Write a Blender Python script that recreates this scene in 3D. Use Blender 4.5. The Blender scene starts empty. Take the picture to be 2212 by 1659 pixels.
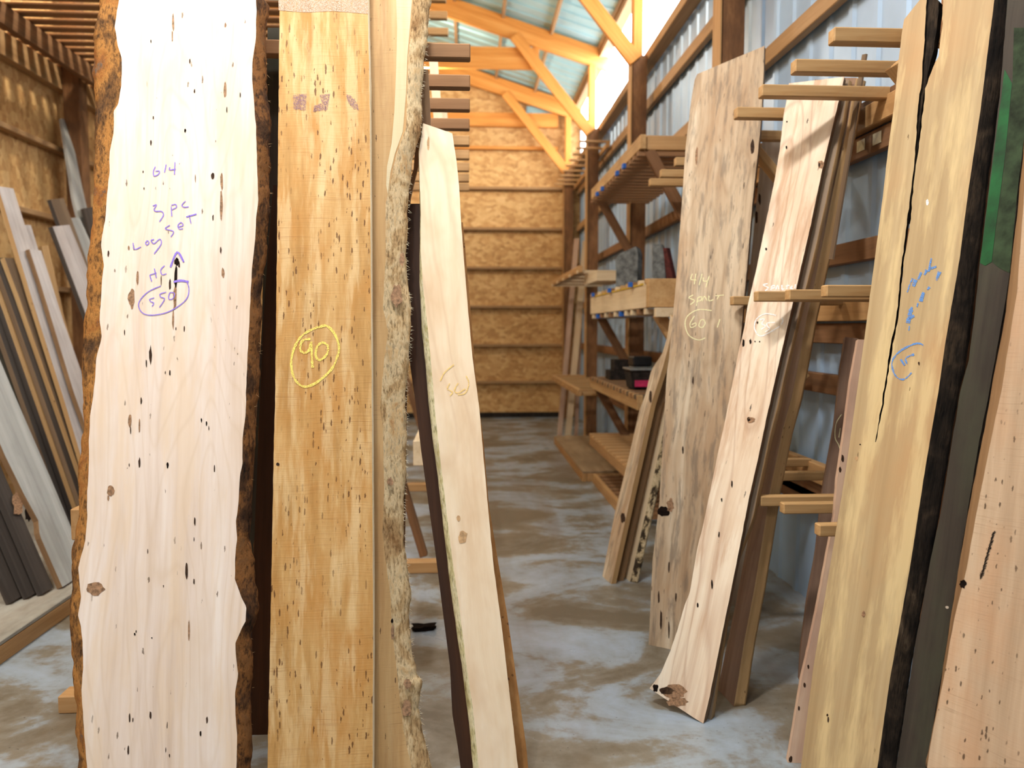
import bpy, bmesh, math, random
import numpy as np
from mathutils import Vector as V3, Matrix, noise

# ---------------------------------------------------------------- camera
F = 1661.0                      # focal length in pixels of the 2212 px wide frame
CAM = V3((0.0, 0.0, 1.5))
YAW = math.atan(96.0 / F)
PIT = -math.atan(120.0 / F)
sp, cp, sd, cd = math.sin(YAW), math.cos(YAW), math.sin(PIT), math.cos(PIT)
FW = V3((sp * cd, cp * cd, sd)); RT = V3((cp, -sp, 0)); UP = V3((-sp * sd, -cp * sd, cd))
scn = bpy.context.scene
col = scn.collection
cam = bpy.data.cameras.new('camera')
co = bpy.data.objects.new('camera', cam); col.objects.link(co)
cam.sensor_width = 36.0; cam.lens = 36.0 * F / 2212.0
cam.clip_start = 0.05; cam.clip_end = 200
m = Matrix((RT, UP, -FW)).transposed().to_4x4(); m.translation = CAM
co.matrix_world = m
cam.dof.use_dof = True; cam.dof.focus_distance = 2.55; cam.dof.aperture_fstop = 2.2
scn.camera = co

# ---------------------------------------------------------------- light
scn.view_settings.view_transform = 'Standard'
scn.view_settings.look = 'None'
scn.view_settings.gamma = 1.0
scn.view_settings.exposure = -0.14
W = bpy.data.worlds.new('sky'); scn.world = W; W.use_nodes = True
bg = W.node_tree.nodes['Background']
bg.inputs['Color'].default_value = (0.54, 0.77, 1.0, 1); bg.inputs['Strength'].default_value = 1.15

def area(name, loc, aim, sx, sy, power, colr):
    l = bpy.data.lights.new(name, 'AREA'); l.shape = 'RECTANGLE'; l.size = sx; l.size_y = sy
    l.energy = power; l.color = colr
    o = bpy.data.objects.new(name, l); col.objects.link(o); o.location = loc
    o.rotation_euler = (V3(aim) - V3(loc)).to_track_quat('-Z', 'Y').to_euler()
    return o
area('shop_or_fill_lamp', (-0.45, 1.95, 4.8), (-0.2, 2.0, 0), 0.2, 0.9, 150, (1.0, 0.965, 0.925))
area('shop_or_fill_lamp', (-1.3, -1.2, 4.2), (-0.6, 2.4, 1.0), 0.2, 1.2, 52, (1.0, 0.95, 0.87))
area('shop_or_fill_lamp', (-2.6, 1.6, 4.9), (-3.2, 3.6, 0), 0.2, 1.2, 160, (1.0, 0.93, 0.82))  # unseen fill light, there to brighten the left wall
def fill_bulb(loc, e):  # unseen point lights added as fill
    l = bpy.data.lights.new('fill_bulb', 'POINT'); l.energy = e; l.color = (1.0, 0.88, 0.70); l.shadow_soft_size = 0.12
    o = bpy.data.objects.new('fill_bulb', l); col.objects.link(o); o.location = loc
fill_bulb((-2.4, 6.6, 5.6), 320)  # added above the loft to brighten the gaps between its slats
fill_bulb((-0.6, 10.4, 4.75), 150)  # added near the end wall so its top is brighter than its foot
fill_bulb((-0.5, 6.0, 5.1), 28)  # weak added fill toward the end wall

# ---------------------------------------------------------------- pixel helpers
def ray(px, py):
    return FW + RT * ((px - 1106.0) / F) - UP * ((py - 829.5) / F)
def at_y(px, py, y):
    d = ray(px, py); return CAM + d * (y / d.y)
def at_x(px, py, x):
    d = ray(px, py); return CAM + d * (x / d.x)
def at_z(px, py, z):
    d = ray(px, py); return CAM + d * ((z - CAM.z) / d.z)

# ---------------------------------------------------------------- materials
def lin(c):
    return tuple(((x / 255.0) / 12.92 if x <= 10 else ((x / 255.0 + 0.055) / 1.055) ** 2.4) for x in c) + (1.0,)
MATS = {}
class NT:
    def __init__(s, name):
        s.m = bpy.data.materials.new(name); s.m.use_nodes = True
        s.t = s.m.node_tree; s.n = s.t.nodes; s.l = s.t.links
        s.b = s.n['Principled BSDF']; MATS[name] = s.m
    def new(s, ty, **kw):
        nd = s.n.new(ty)
        for k, v in kw.items():
            if k.startswith('_'): setattr(nd, k[1:], v)
        return nd
    def set(s, nd, key, v):
        if hasattr(v, 'is_output') or isinstance(v, bpy.types.NodeSocket): s.l.new(v, nd.inputs[key])
        else: nd.inputs[key].default_value = v
    def co(s):
        return s.new('ShaderNodeTexCoord').outputs['Object']
    def mapping(s, vec, scale, loc=(0, 0, 0), rot=(0, 0, 0)):
        nd = s.new('ShaderNodeMapping'); s.l.new(vec, nd.inputs['Vector'])
        nd.inputs['Scale'].default_value = scale; nd.inputs['Location'].default_value = loc; nd.inputs['Rotation'].default_value = rot
        return nd.outputs[0]
    def noise(s, vec, scale=1.0, detail=4, rough=0.55, out='Fac', dist=0.0):
        nd = s.new('ShaderNodeTexNoise'); s.l.new(vec, nd.inputs['Vector'])
        nd.inputs['Scale'].default_value = scale; nd.inputs['Detail'].default_value = detail
        nd.inputs['Roughness'].default_value = rough; nd.inputs['Distortion'].default_value = dist
        return nd.outputs[out]
    def voro(s, vec, scale=1.0, feature='F1'):
        nd = s.new('ShaderNodeTexVoronoi', _feature=feature); s.l.new(vec, nd.inputs['Vector'])
        nd.inputs['Scale'].default_value = scale
        return nd
    def math(s, op, a, b=0.0, clamp=False):
        nd = s.new('ShaderNodeMath', _operation=op, _use_clamp=clamp)
        s.set(nd, 0, a); s.set(nd, 1, b)
        return nd.outputs[0]
    def rng(s, v, a, b, c=0.0, d=1.0):
        nd = s.new('ShaderNodeMapRange'); s.set(nd, 'Value', v)
        for k, x in zip(('From Min', 'From Max', 'To Min', 'To Max'), (a, b, c, d)): nd.inputs[k].default_value = x
        return nd.outputs[0]
    def ramp(s, v, stops):
        nd = s.new('ShaderNodeValToRGB'); s.l.new(v, nd.inputs[0]); r = nd.color_ramp
        while len(r.elements) < len(stops): r.elements.new(0.5)
        for e, (p, c) in zip(r.elements, stops): e.position = p; e.color = lin(c)
        return nd.outputs[0]
    def mix(s, fac, a, b, mode='MIX'):
        nd = s.new('ShaderNodeMix', _data_type='RGBA', _blend_type=mode)
        s.set(nd, 0, fac)
        s.set(nd, 6, a if isinstance(a, bpy.types.NodeSocket) else lin(a))
        s.set(nd, 7, b if isinstance(b, bpy.types.NodeSocket) else lin(b))
        return nd.outputs[2]
    def addv(s, a, b, k):
        sc = s.new('ShaderNodeVectorMath', _operation='SCALE'); s.l.new(b, sc.inputs[0]); sc.inputs['Scale'].default_value = k
        ad = s.new('ShaderNodeVectorMath', _operation='ADD'); s.l.new(a, ad.inputs[0]); s.l.new(sc.outputs[0], ad.inputs[1])
        return ad.outputs[0]
    def bump(s, h, strength, dist=0.002):
        nd = s.new('ShaderNodeBump'); s.l.new(h, nd.inputs['Height'])
        nd.inputs['Strength'].default_value = strength; nd.inputs['Distance'].default_value = dist
        s.l.new(nd.outputs[0], s.b.inputs['Normal'])
    def done(s, colr, rough=0.6, spec=0.3):
        s.set(s.b, 'Base Color', colr if isinstance(colr, bpy.types.NodeSocket) else lin(colr))
        s.set(s.b, 'Roughness', rough); s.b.inputs['Specular IOR Level'].default_value = spec
        return s.m

def wood(name, c1, c2, c3, gx=70, gy=2.5, contrast=(0.32, 0.68), wav=0.03, fleck=None, saw=0.0, sawc=(120, 90, 60),
         blotch=None, blotch2=None, rough=0.65, bump=0.25, seed=0.0, rings=None, dots=None):
    s = NT(name); c = s.mapping(s.co(), (1, 1, 1), (seed * 3.1, seed * 7.7, seed * 1.3))
    wv = s.noise(s.mapping(c, (5, 1.6, 5)), 1.0, 2, 0.5, 'Color')
    c = s.addv(c, wv, wav)
    g = s.noise(s.mapping(c, (gx, gy, gx)), 1.0, 6, 0.62)
    st = s.noise(s.mapping(c, (gx * 0.22, gy * 0.28, gx * 0.22)), 1.0, 3, 0.55)
    v = s.math('ADD', s.math('MULTIPLY', g, 0.45), s.math('MULTIPLY', st, 0.55))
    colr = s.ramp(s.rng(v, contrast[0], contrast[1]), [(0.0, c1), (0.5, c2), (1.0, c3)])
    if blotch:
        bc, amt, bs = blotch
        bn = s.noise(s.mapping(c, (bs, bs * 0.4, bs)), 1.0, 4, 0.6)
        colr = s.mix(s.math('MULTIPLY', s.rng(bn, 0.46, 0.66), amt), colr, bc)
    if blotch2:
        bc, amt, bs = blotch2
        bn = s.noise(s.mapping(c, (bs * 1.6, bs * 0.18, bs * 1.6), (9, 4, 2)), 1.0, 5, 0.65)
        colr = s.mix(s.math('MULTIPLY', s.rng(bn, 0.5, 0.62), amt), colr, bc)
    if rings:
        rc, amt, rs = rings
        rn = s.noise(s.mapping(c, (rs, rs * 0.16, rs), (3, 8, 1)), 1.0, 1, 0.4)
        rr = s.math('ABSOLUTE', s.math('SUBTRACT', s.math('FRACT', s.math('MULTIPLY', rn, 14.0)), 0.5))
        colr = s.mix(s.math('MULTIPLY', s.rng(rr, 0.36, 0.5), amt), colr, rc)
    h = g
    if saw > 0:
        sn = s.noise(s.mapping(c, (5, 330, 5)), 1.0, 3, 0.6)
        sm = s.noise(s.mapping(c, (9, 7, 9)), 1.0, 2, 0.5)
        k = s.math('MULTIPLY', s.rng(sn, 0.56, 0.7), s.math('MULTIPLY', s.rng(sm, 0.42, 0.62), saw))
        colr = s.mix(k, colr, sawc)
        h = s.math('ADD', g, s.math('MULTIPLY', sn, saw * 1.5))
    if fleck:
        fs, ratio, prob, size, fc = fleck
        fv = s.addv(s.mapping(c, (fs, fs * ratio, fs)), s.noise(s.mapping(c, (fs * 3, fs, fs * 3)), 1.0, 2, 0.5, 'Color'), 0.5)
        vo = s.voro(fv)
        sep = s.new('ShaderNodeSeparateColor'); s.l.new(vo.outputs['Color'], sep.inputs[0])
        thr = s.math('MULTIPLY', s.rng(sep.outputs[0], 1.0 - prob, 1.0, 0.0, 1.0), size)
        k = s.rng(s.math('SUBTRACT', thr, vo.outputs['Distance']), 0.0, 0.05)
        clus = s.noise(s.mapping(c, (7, 2.2, 7), (5, 5, 5)), 1.0, 3, 0.6)
        k = s.math('MULTIPLY', s.math('MULTIPLY', k, s.rng(clus, 0.36, 0.52)), 0.85)
        colr = s.mix(k, colr, fc)
    s.bump(h, bump)
    return s.done(colr, rough)

def bark(name, stops, scale=22, bump=0.9, ry=0.45):
    s = NT(name); c = s.co()
    n = s.noise(s.mapping(c, (scale * 0.35, scale * 0.22, scale * 0.35)), 1.0, 4, 0.6, dist=0.6)
    n2 = s.noise(s.mapping(c, (scale * 4, scale * 4 * ry, scale * 4)), 1.0, 6, 0.7)
    v = s.math('ADD', s.math('MULTIPLY', n, 0.72), s.math('MULTIPLY', n2, 0.28))
    colr = s.ramp(s.rng(v, 0.34, 0.66), stops)
    colr = s.mix(s.math('MULTIPLY', s.rng(n2, 0.5, 0.35), 0.55), colr, tuple(x * 0.35 for x in stops[0][1]))
    s.bump(n2, bump, 0.006)
    return s.done(colr, 0.85, 0.15)

def plain(name, c, rough=0.6, spec=0.3, vary=0.12, sc=18):
    s = NT(name); n = s.noise(s.mapping(s.co(), (sc, sc, sc)), 1.0, 4, 0.6)
    dk = tuple(x * (1 - vary * 1.6) for x in c); lt = tuple(min(255, x * (1 + vary)) for x in c)
    s.bump(n, 0.15)
    return s.done(s.ramp(n, [(0.3, dk), (0.7, lt)]), rough, spec)

M = MATS
# foreground slabs
wood('maple_white', (206, 182, 162), (226, 208, 194), (238, 226, 216), 46, 1.6, wav=0.05, blotch=((214, 188, 158), 0.45, 5), blotch2=((226, 200, 170), 0.5, 9),
     fleck=(90, 0.25, 0.16, 0.30, (110, 90, 72)), rough=0.6, bump=0.12, rings=((205, 178, 148), 0.25, 5))
wood('birch_orange', (160, 118, 62), (194, 150, 90), (216, 180, 126), 44, 5.0, blotch=((186, 128, 58), 0.6, 11), blotch2=((226, 198, 150), 0.5, 14), saw=0.5,
     fleck=(120, 0.22, 0.62, 0.40, (92, 54, 22)), sawc=(150, 100, 52), bump=0.35, seed=1)
wood('birch_tan', (166, 126, 78), (190, 152, 102), (206, 174, 128), 40, 1.2, saw=0.5, blotch2=((150, 104, 60), 0.4, 10), fleck=(120, 0.2, 0.2, 0.3, (80, 52, 30)), sawc=(122, 86, 50), seed=2)
wood('sapwood', (226, 208, 168), (236, 222, 190), (244, 234, 210), 40, 1.2, saw=0.3, seed=2.2)
wood('maple_pink', (226, 196, 160), (238, 216, 186), (244, 228, 206), 30, 1.6, wav=0.09, blotch=((212, 176, 136), 0.6, 6), blotch2=((222, 200, 166), 0.4, 5), rings=((206, 170, 134), 0.3, 4), seed=3, bump=0.12)
wood('walnut_dark', (44, 24, 12), (62, 36, 18), (80, 48, 26), 60, 2, seed=4)
wood('osb_edge', (150, 102, 54), (176, 124, 70), (196, 148, 92), 60, 22, fleck=(70, 0.8, 0.5, 0.35, (96, 58, 28)), seed=5)
wood('end_grain', (150, 112, 70), (178, 140, 94), (196, 160, 114), 60, 60, seed=6)
bark('bark_maple', [(0.0, (74, 54, 38)), (0.3, (120, 84, 48)), (0.55, (176, 124, 66)), (0.8, (150, 96, 48)), (1.0, (96, 86, 76))], 26)
bark('bark_dark', [(0.0, (40, 28, 20)), (0.35, (82, 54, 32)), (0.6, (128, 84, 44)), (0.85, (104, 72, 44)), (1.0, (90, 80, 68))], 26)
bark('live_fuzzy', [(0.0, (150, 112, 72)), (0.35, (196, 162, 116)), (0.6, (222, 196, 154)), (0.85, (204, 168, 120)), (1.0, (176, 130, 84))], 30, 1.0, 0.3)
bark('live_green', [(0.0, (150, 136, 84)), (0.4, (206, 196, 150)), (0.6, (222, 212, 176)), (1.0, (160, 146, 84))], 40, 0.5, 0.2)
bark('bark_black', [(0.0, (16, 13, 11)), (0.5, (44, 36, 29)), (0.8, (66, 54, 42)), (1.0, (96, 82, 66))], 30, 0.9, 0.12)
bark('bark_spotted', [(0.0, (36, 30, 24)), (0.45, (70, 58, 44)), (0.6, (190, 168, 130)), (1.0, (216, 200, 168))], 60, 0.8)
# right hand slabs
wood('spalted_grey', (146, 122, 98), (198, 174, 144), (228, 212, 186), 36, 0.9, wav=0.07, blotch=((172, 134, 96), 0.6, 4), blotch2=((112, 100, 88), 0.55, 26), fleck=(110, 0.14, 0.2, 0.3, (56, 40, 26)), rings=((140, 112, 82), 0.25, 4), seed=7)
wood('spalted_pale', (196, 164, 138), (232, 214, 190), (244, 234, 216), 34, 0.8, wav=0.06, blotch2=((190, 146, 110), 0.6, 9), blotch=((206, 168, 130), 0.4, 4), rings=((168, 124, 96), 0.4, 4), fleck=(90, 0.18, 0.06, 0.28, (40, 28, 18)), seed=8, bump=0.15)
wood('poplar_yellow', (160, 134, 96), (182, 157, 117), (198, 175, 135), 44, 0.7, wav=0.015, blotch2=((228, 204, 152), 0.6, 8), blotch=((196, 152, 104), 0.6, 3), fleck=(60, 0.2, 0.06, 0.3, (110, 90, 60)), seed=9, bump=0.15)
wood('speckled_tan', (170, 144, 116), (194, 168, 140), (212, 192, 164), 40, 1.4, blotch=((196, 150, 112), 0.5, 6), fleck=(110, 0.35, 0.4, 0.36, (66, 46, 30)), saw=0.5, seed=10)
wood('pale_pink', (176, 144, 122), (198, 168, 144), (212, 186, 164), 40, 1, blotch=((160, 124, 108), 0.5, 5), fleck=(40, 0.2, 0.2, 0.3, (90, 64, 50)), seed=11)
wood('purple_brown', (104, 80, 66), (130, 102, 84), (150, 122, 102), 40, 1, blotch=((96, 68, 52), 0.6, 4), seed=12)
wood('dark_mossy', (34, 30, 26), (54, 48, 42), (70, 62, 54), 40, 1.2, blotch=((64, 66, 52), 0.6, 8), seed=13)
plain('green_paint', (10, 78, 38), 0.6, 0.3, 0.25, 9)
plain('moss_paint', (46, 60, 42), 0.8, 0.2, 0.3, 14)
wood('brown_edge', (96, 70, 48), (124, 94, 64), (146, 114, 80), 50, 1.5, seed=14)
wood('tan_edge', (142, 108, 68), (168, 132, 88), (186, 152, 106), 50, 1.5, fleck=(90, 0.3, 0.2, 0.3, (80, 56, 34)), seed=15)
wood('grey_brown', (112, 92, 74), (140, 118, 96), (160, 138, 114), 44, 1.2, seed=16)
wood('pale_grey', (150, 138, 124), (176, 164, 150), (196, 186, 172), 44, 1.0, blotch2=((130, 112, 92), 0.5, 8), seed=17)
# building timber
wood('pine_arm', (158, 120, 76), (184, 146, 98), (200, 164, 116), 50, 2.4, fleck=(18, 0.6, 0.12, 0.16, (90, 54, 26)), rings=((168, 120, 70), 0.25, 10), seed=18)
wood('pine_shelf', (156, 114, 70), (182, 140, 92), (198, 158, 110), 50, 2.4, seed=19)
wood('pine_warm_lit', (190, 118, 50), (216, 146, 70), (230, 168, 94), 40, 1.8, seed=20)  # pine with the saturation of the warm light put into its colour
wood('post_brown', (104, 70, 42), (132, 92, 58), (156, 114, 76), 40, 9, blotch=((76, 48, 28), 0.6, 6), seed=21)
wood('girt_tan', (138, 104, 68), (166, 130, 90), (184, 150, 110), 40, 1.8, seed=22)
wood('timber_red', (96, 66, 42), (122, 86, 56), (142, 104, 72), 40, 1.8, seed=23)
wood('slat_brown', (110, 78, 50), (140, 102, 68), (160, 120, 84), 40, 1.8, seed=24)
wood('pale_slat', (198, 172, 136), (216, 194, 160), (228, 208, 178), 40, 1.8, seed=25)
wood('plank_lilac', (168, 158, 154), (194, 186, 182), (212, 206, 202), 40, 1.0, blotch=((140, 124, 116), 0.4, 5), seed=26)
wood('plank_grey', (138, 138, 134), (164, 164, 160), (184, 184, 180), 40, 1.0, blotch=((120, 116, 108), 0.4, 5), seed=27)
wood('plank_dark', (52, 46, 42), (70, 62, 56), (88, 80, 72), 40, 1.0, seed=28)
wood('plank_brown', (84, 66, 50), (108, 88, 68), (128, 106, 84), 40, 1.0, seed=29)
wood('plywood', (138, 112, 82), (160, 134, 102), (178, 154, 122), 26, 4, blotch=((120, 96, 70), 0.5, 5), seed=30)
wood('deck_grey', (132, 128, 118), (160, 156, 146), (180, 176, 166), 26, 8, blotch=((140, 124, 104), 0.4, 5), seed=31)
wood('sap_light', (190, 170, 132), (206, 188, 150), (218, 204, 170), 40, 1.0, saw=0.4, seed=32)
plain('blue_paint', (44, 104, 196), 0.5)
plain('yellow_strap', (214, 176, 40), 0.5)
plain('weathered_block', (98, 100, 100), 0.85, 0.2, 0.3, 14)
plain('block_side', (76, 92, 106), 0.8, 0.2, 0.2, 14)
plain('dark_wood', (44, 38, 34), 0.8, 0.2, 0.3, 20)
plain('dark_red_wood', (74, 34, 32), 0.8, 0.2, 0.3, 20)
plain('black_plastic', (26, 26, 28), 0.45, 0.4)
plain('clear_plastic', (120, 124, 124), 0.25, 0.5)
plain('pink_label', (196, 50, 96), 0.5)
plain('knot_dark', (58, 40, 28), 0.8, 0.2, 0.35, 90)
plain('knot_brown', (150, 116, 88), 0.8, 0.2, 0.2, 90)
plain('knot_black', (24, 16, 12), 0.9, 0.1, 0.4, 90)
plain('knot_tan', (196, 158, 116), 0.8, 0.2, 0.12, 60)
plain('crayon_purple', (146, 124, 218), 0.8, 0.1, 0.1, 300)
def chalk(name, c, cover=0.5):
    s = NT(name); n = s.noise(s.mapping(s.co(), (420, 420, 420)), 1.0, 2, 0.6)
    s.set(s.b, 'Alpha', s.rng(n, cover - 0.12, cover + 0.08, 1.0, 0.0))
    return s.done(c, 0.95, 0.1)
chalk('chalk_yellow', (250, 228, 120), 0.6)
chalk('chalk_cream', (246, 240, 190), 0.68)
chalk('chalk_white', (250, 250, 250), 0.64)
chalk('faded_violet', (150, 118, 128), 0.5)
chalk('faded_grey', (196, 176, 156), 0.56)
chalk('chalk_ochre', (240, 206, 130), 0.6)
chalk('chalk_blue', (104, 156, 226), 0.58)
plain('ink_black', (36, 30, 26), 0.8, 0.1, 0.1, 300)
plain('grey_metal', (116, 126, 118), 0.5, 0.4, 0.06)
plain('light_patch_tan', (196, 186, 150), 0.4, 0.5, 0.1)  # pale tone for the painted patches of light on the ledger

def osb():
    s = NT('osb'); c = s.co()
    cols = []
    d = s.noise(s.mapping(c, (9, 9, 9)), 1.0, 2, 0.5, 'Color')
    cc = s.addv(c, d, 0.06)
    vo = s.voro(s.mapping(cc, (13, 20, 13)), 1.0)
    sep = s.new('ShaderNodeSeparateColor'); s.l.new(vo.outputs['Color'], sep.inputs[0])
    n = s.noise(s.mapping(c, (30, 30, 30)), 1.0, 4, 0.6)
    big = s.noise(s.mapping(c, (2.5, 2.5, 2.5)), 1.0, 2, 0.5)
    v = s.math('ADD', s.math('MULTIPLY', sep.outputs[0], 0.4), s.math('ADD', s.math('MULTIPLY', n, 0.4), s.math('MULTIPLY', big, 0.35)))
    colr = s.ramp(v, [(0.2, (150, 108, 62)), (0.5, (196, 152, 98)), (0.72, (214, 174, 118)), (0.95, (230, 196, 144))])
    s.bump(sep.outputs[1], 0.2)
    return s.done(colr, 0.75, 0.2)
osb()
def concrete():
    s = NT('concrete'); c = s.co()
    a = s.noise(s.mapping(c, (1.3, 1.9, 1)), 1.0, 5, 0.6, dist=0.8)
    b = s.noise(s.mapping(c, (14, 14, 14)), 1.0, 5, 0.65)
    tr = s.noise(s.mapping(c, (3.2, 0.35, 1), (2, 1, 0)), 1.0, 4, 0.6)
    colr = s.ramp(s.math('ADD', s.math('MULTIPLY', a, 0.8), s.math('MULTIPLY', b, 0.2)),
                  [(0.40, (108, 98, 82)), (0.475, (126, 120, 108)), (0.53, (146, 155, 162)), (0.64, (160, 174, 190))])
    colr = s.mix(s.math('MULTIPLY', s.rng(tr, 0.5, 0.64), 0.45), colr, (116, 102, 84))
    f = s.rng(s.noise(s.mapping(c, (60, 60, 1)), 1.0, 2, 0.5), 0.70, 0.76)
    colr = s.mix(s.math('MULTIPLY', f, 0.6), colr, (60, 54, 48))
    s.bump(b, 0.12)
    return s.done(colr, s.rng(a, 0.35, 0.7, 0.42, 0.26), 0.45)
concrete()
def painted_metal(name, c, rough, metal=0.0):
    s = NT(name); s.b.inputs['Metallic'].default_value = metal; n = s.noise(s.mapping(s.co(), (3, 3, 3)), 1.0, 3, 0.5)
    return s.done(s.ramp(n, [(0.3, tuple(x * 0.92 for x in c)), (0.7, c)]), rough, 0.5)
painted_metal('wall_metal', (168, 198, 230), 0.4, 0.2)
painted_metal('roof_metal', (172, 214, 222), 0.4, 0.3)
def window_mat():
    s = NT('daylit_window')
    s.set(s.b, 'Emission Color', (0.93, 0.97, 1.0, 1)); s.b.inputs['Emission Strength'].default_value = 7.5
    return s.done((240, 244, 250), 0.4)
window_mat()

# ---------------------------------------------------------------- object helpers
def tag(o, label=None, cat=None, group=None, kind=None):
    if label: o['label'] = label
    if cat: o['category'] = cat
    if group: o['group'] = group
    if kind: o['kind'] = kind
    return o
def empty(name, loc, label=None, cat=None, group=None, kind=None):
    o = bpy.data.objects.new(name, None); col.objects.link(o); o.location = loc; o.empty_display_size = 0.05
    return tag(o, label, cat, group, kind)
def link(name, me, mw=None, parent=None):
    o = bpy.data.objects.new(name, me); col.objects.link(o)
    mw = mw or Matrix.Identity(4)
    if parent is not None:
        o.parent = parent
        bpy_m = parent_world(parent)
        o.matrix_parent_inverse = Matrix.Identity(4)
        o.matrix_basis = bpy_m.inverted() @ mw
    else:
        o.matrix_basis = mw
    return o
def parent_world(p):
    w = p.matrix_basis.copy()
    q = p.parent
    while q is not None:
        w = q.matrix_basis @ w; q = q.parent
    return w
def to_mesh(bm, name, mats):
    me = bpy.data.meshes.new(name); bm.to_mesh(me); bm.free()
    for x in (mats if isinstance(mats, (list, tuple)) else [mats]): me.materials.append(M[x] if isinstance(x, str) else x)
    return me
def frame_of(a, b, up=V3((0, 0, 1))):
    y = (b - a).normalized(); x = y.cross(up)
    if x.length < 1e-4: x = V3((1, 0, 0))
    x.normalize(); z = x.cross(y)
    mw = Matrix((x, y, z)).transposed().to_4x4(); mw.translation = a
    return mw
def beam(name, a, b, w, h, mat, parent=None, bev=0.004, up=V3((0, 0, 1))):
    """a squared timber from a to b (centre line); w sideways, h along up"""
    a = V3(a); b = V3(b); L = (b - a).length
    bm = bmesh.new(); bmesh.ops.create_cube(bm, size=1.0)
    for v in bm.verts: v.co = V3((v.co.x * w, (v.co.y + 0.5) * L, v.co.z * h))
    if bev: bmesh.ops.bevel(bm, geom=bm.edges[:], offset=min(bev, w * .3, h * .3), segments=1, affect='EDGES', profile=0.5)
    return link(name, to_mesh(bm, name, mat), frame_of(a, b, up), parent)
def box(name, lo, hi, mat, parent=None, bev=0.003):
    lo = V3(lo); hi = V3(hi); c = (lo + hi) / 2; d = hi - lo
    bm = bmesh.new(); bmesh.ops.create_cube(bm, size=1.0)
    for v in bm.verts: v.co = V3((v.co.x * d.x, v.co.y * d.y, v.co.z * d.z))
    if bev: bmesh.ops.bevel(bm, geom=bm.edges[:], offset=min(bev, min(d) * .3), segments=1, affect='EDGES', profile=0.5)
    return link(name, to_mesh(bm, name, mat), Matrix.Translation(c), parent)

class Plane:
    def __init__(s, anchors):
        A, B, C = [at_y(*a) if not isinstance(a, V3) else a for a in anchors]
        s.N = (B - A).cross(C - A).normalized(); s.A = A
        if s.N.dot(CAM - A) < 0: s.N = -s.N
    def hit(s, px, py, off=0.0):
        d = ray(px, py); q = s.A - s.N * off
        return CAM + d * ((q - CAM).dot(s.N) / d.dot(s.N))

def ext(P, ground, topx):
    P = list(P)
    if ground is not None:
        a, b = P[0], P[1]
        if abs(a.z - b.z) > 1e-5: P[0] = a + (b - a) * ((ground - a.z) / (b.z - a.z))
    if topx: P[-1] = P[-1] + (P[-1] - P[-2]).normalized() * topx
    return P

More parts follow.
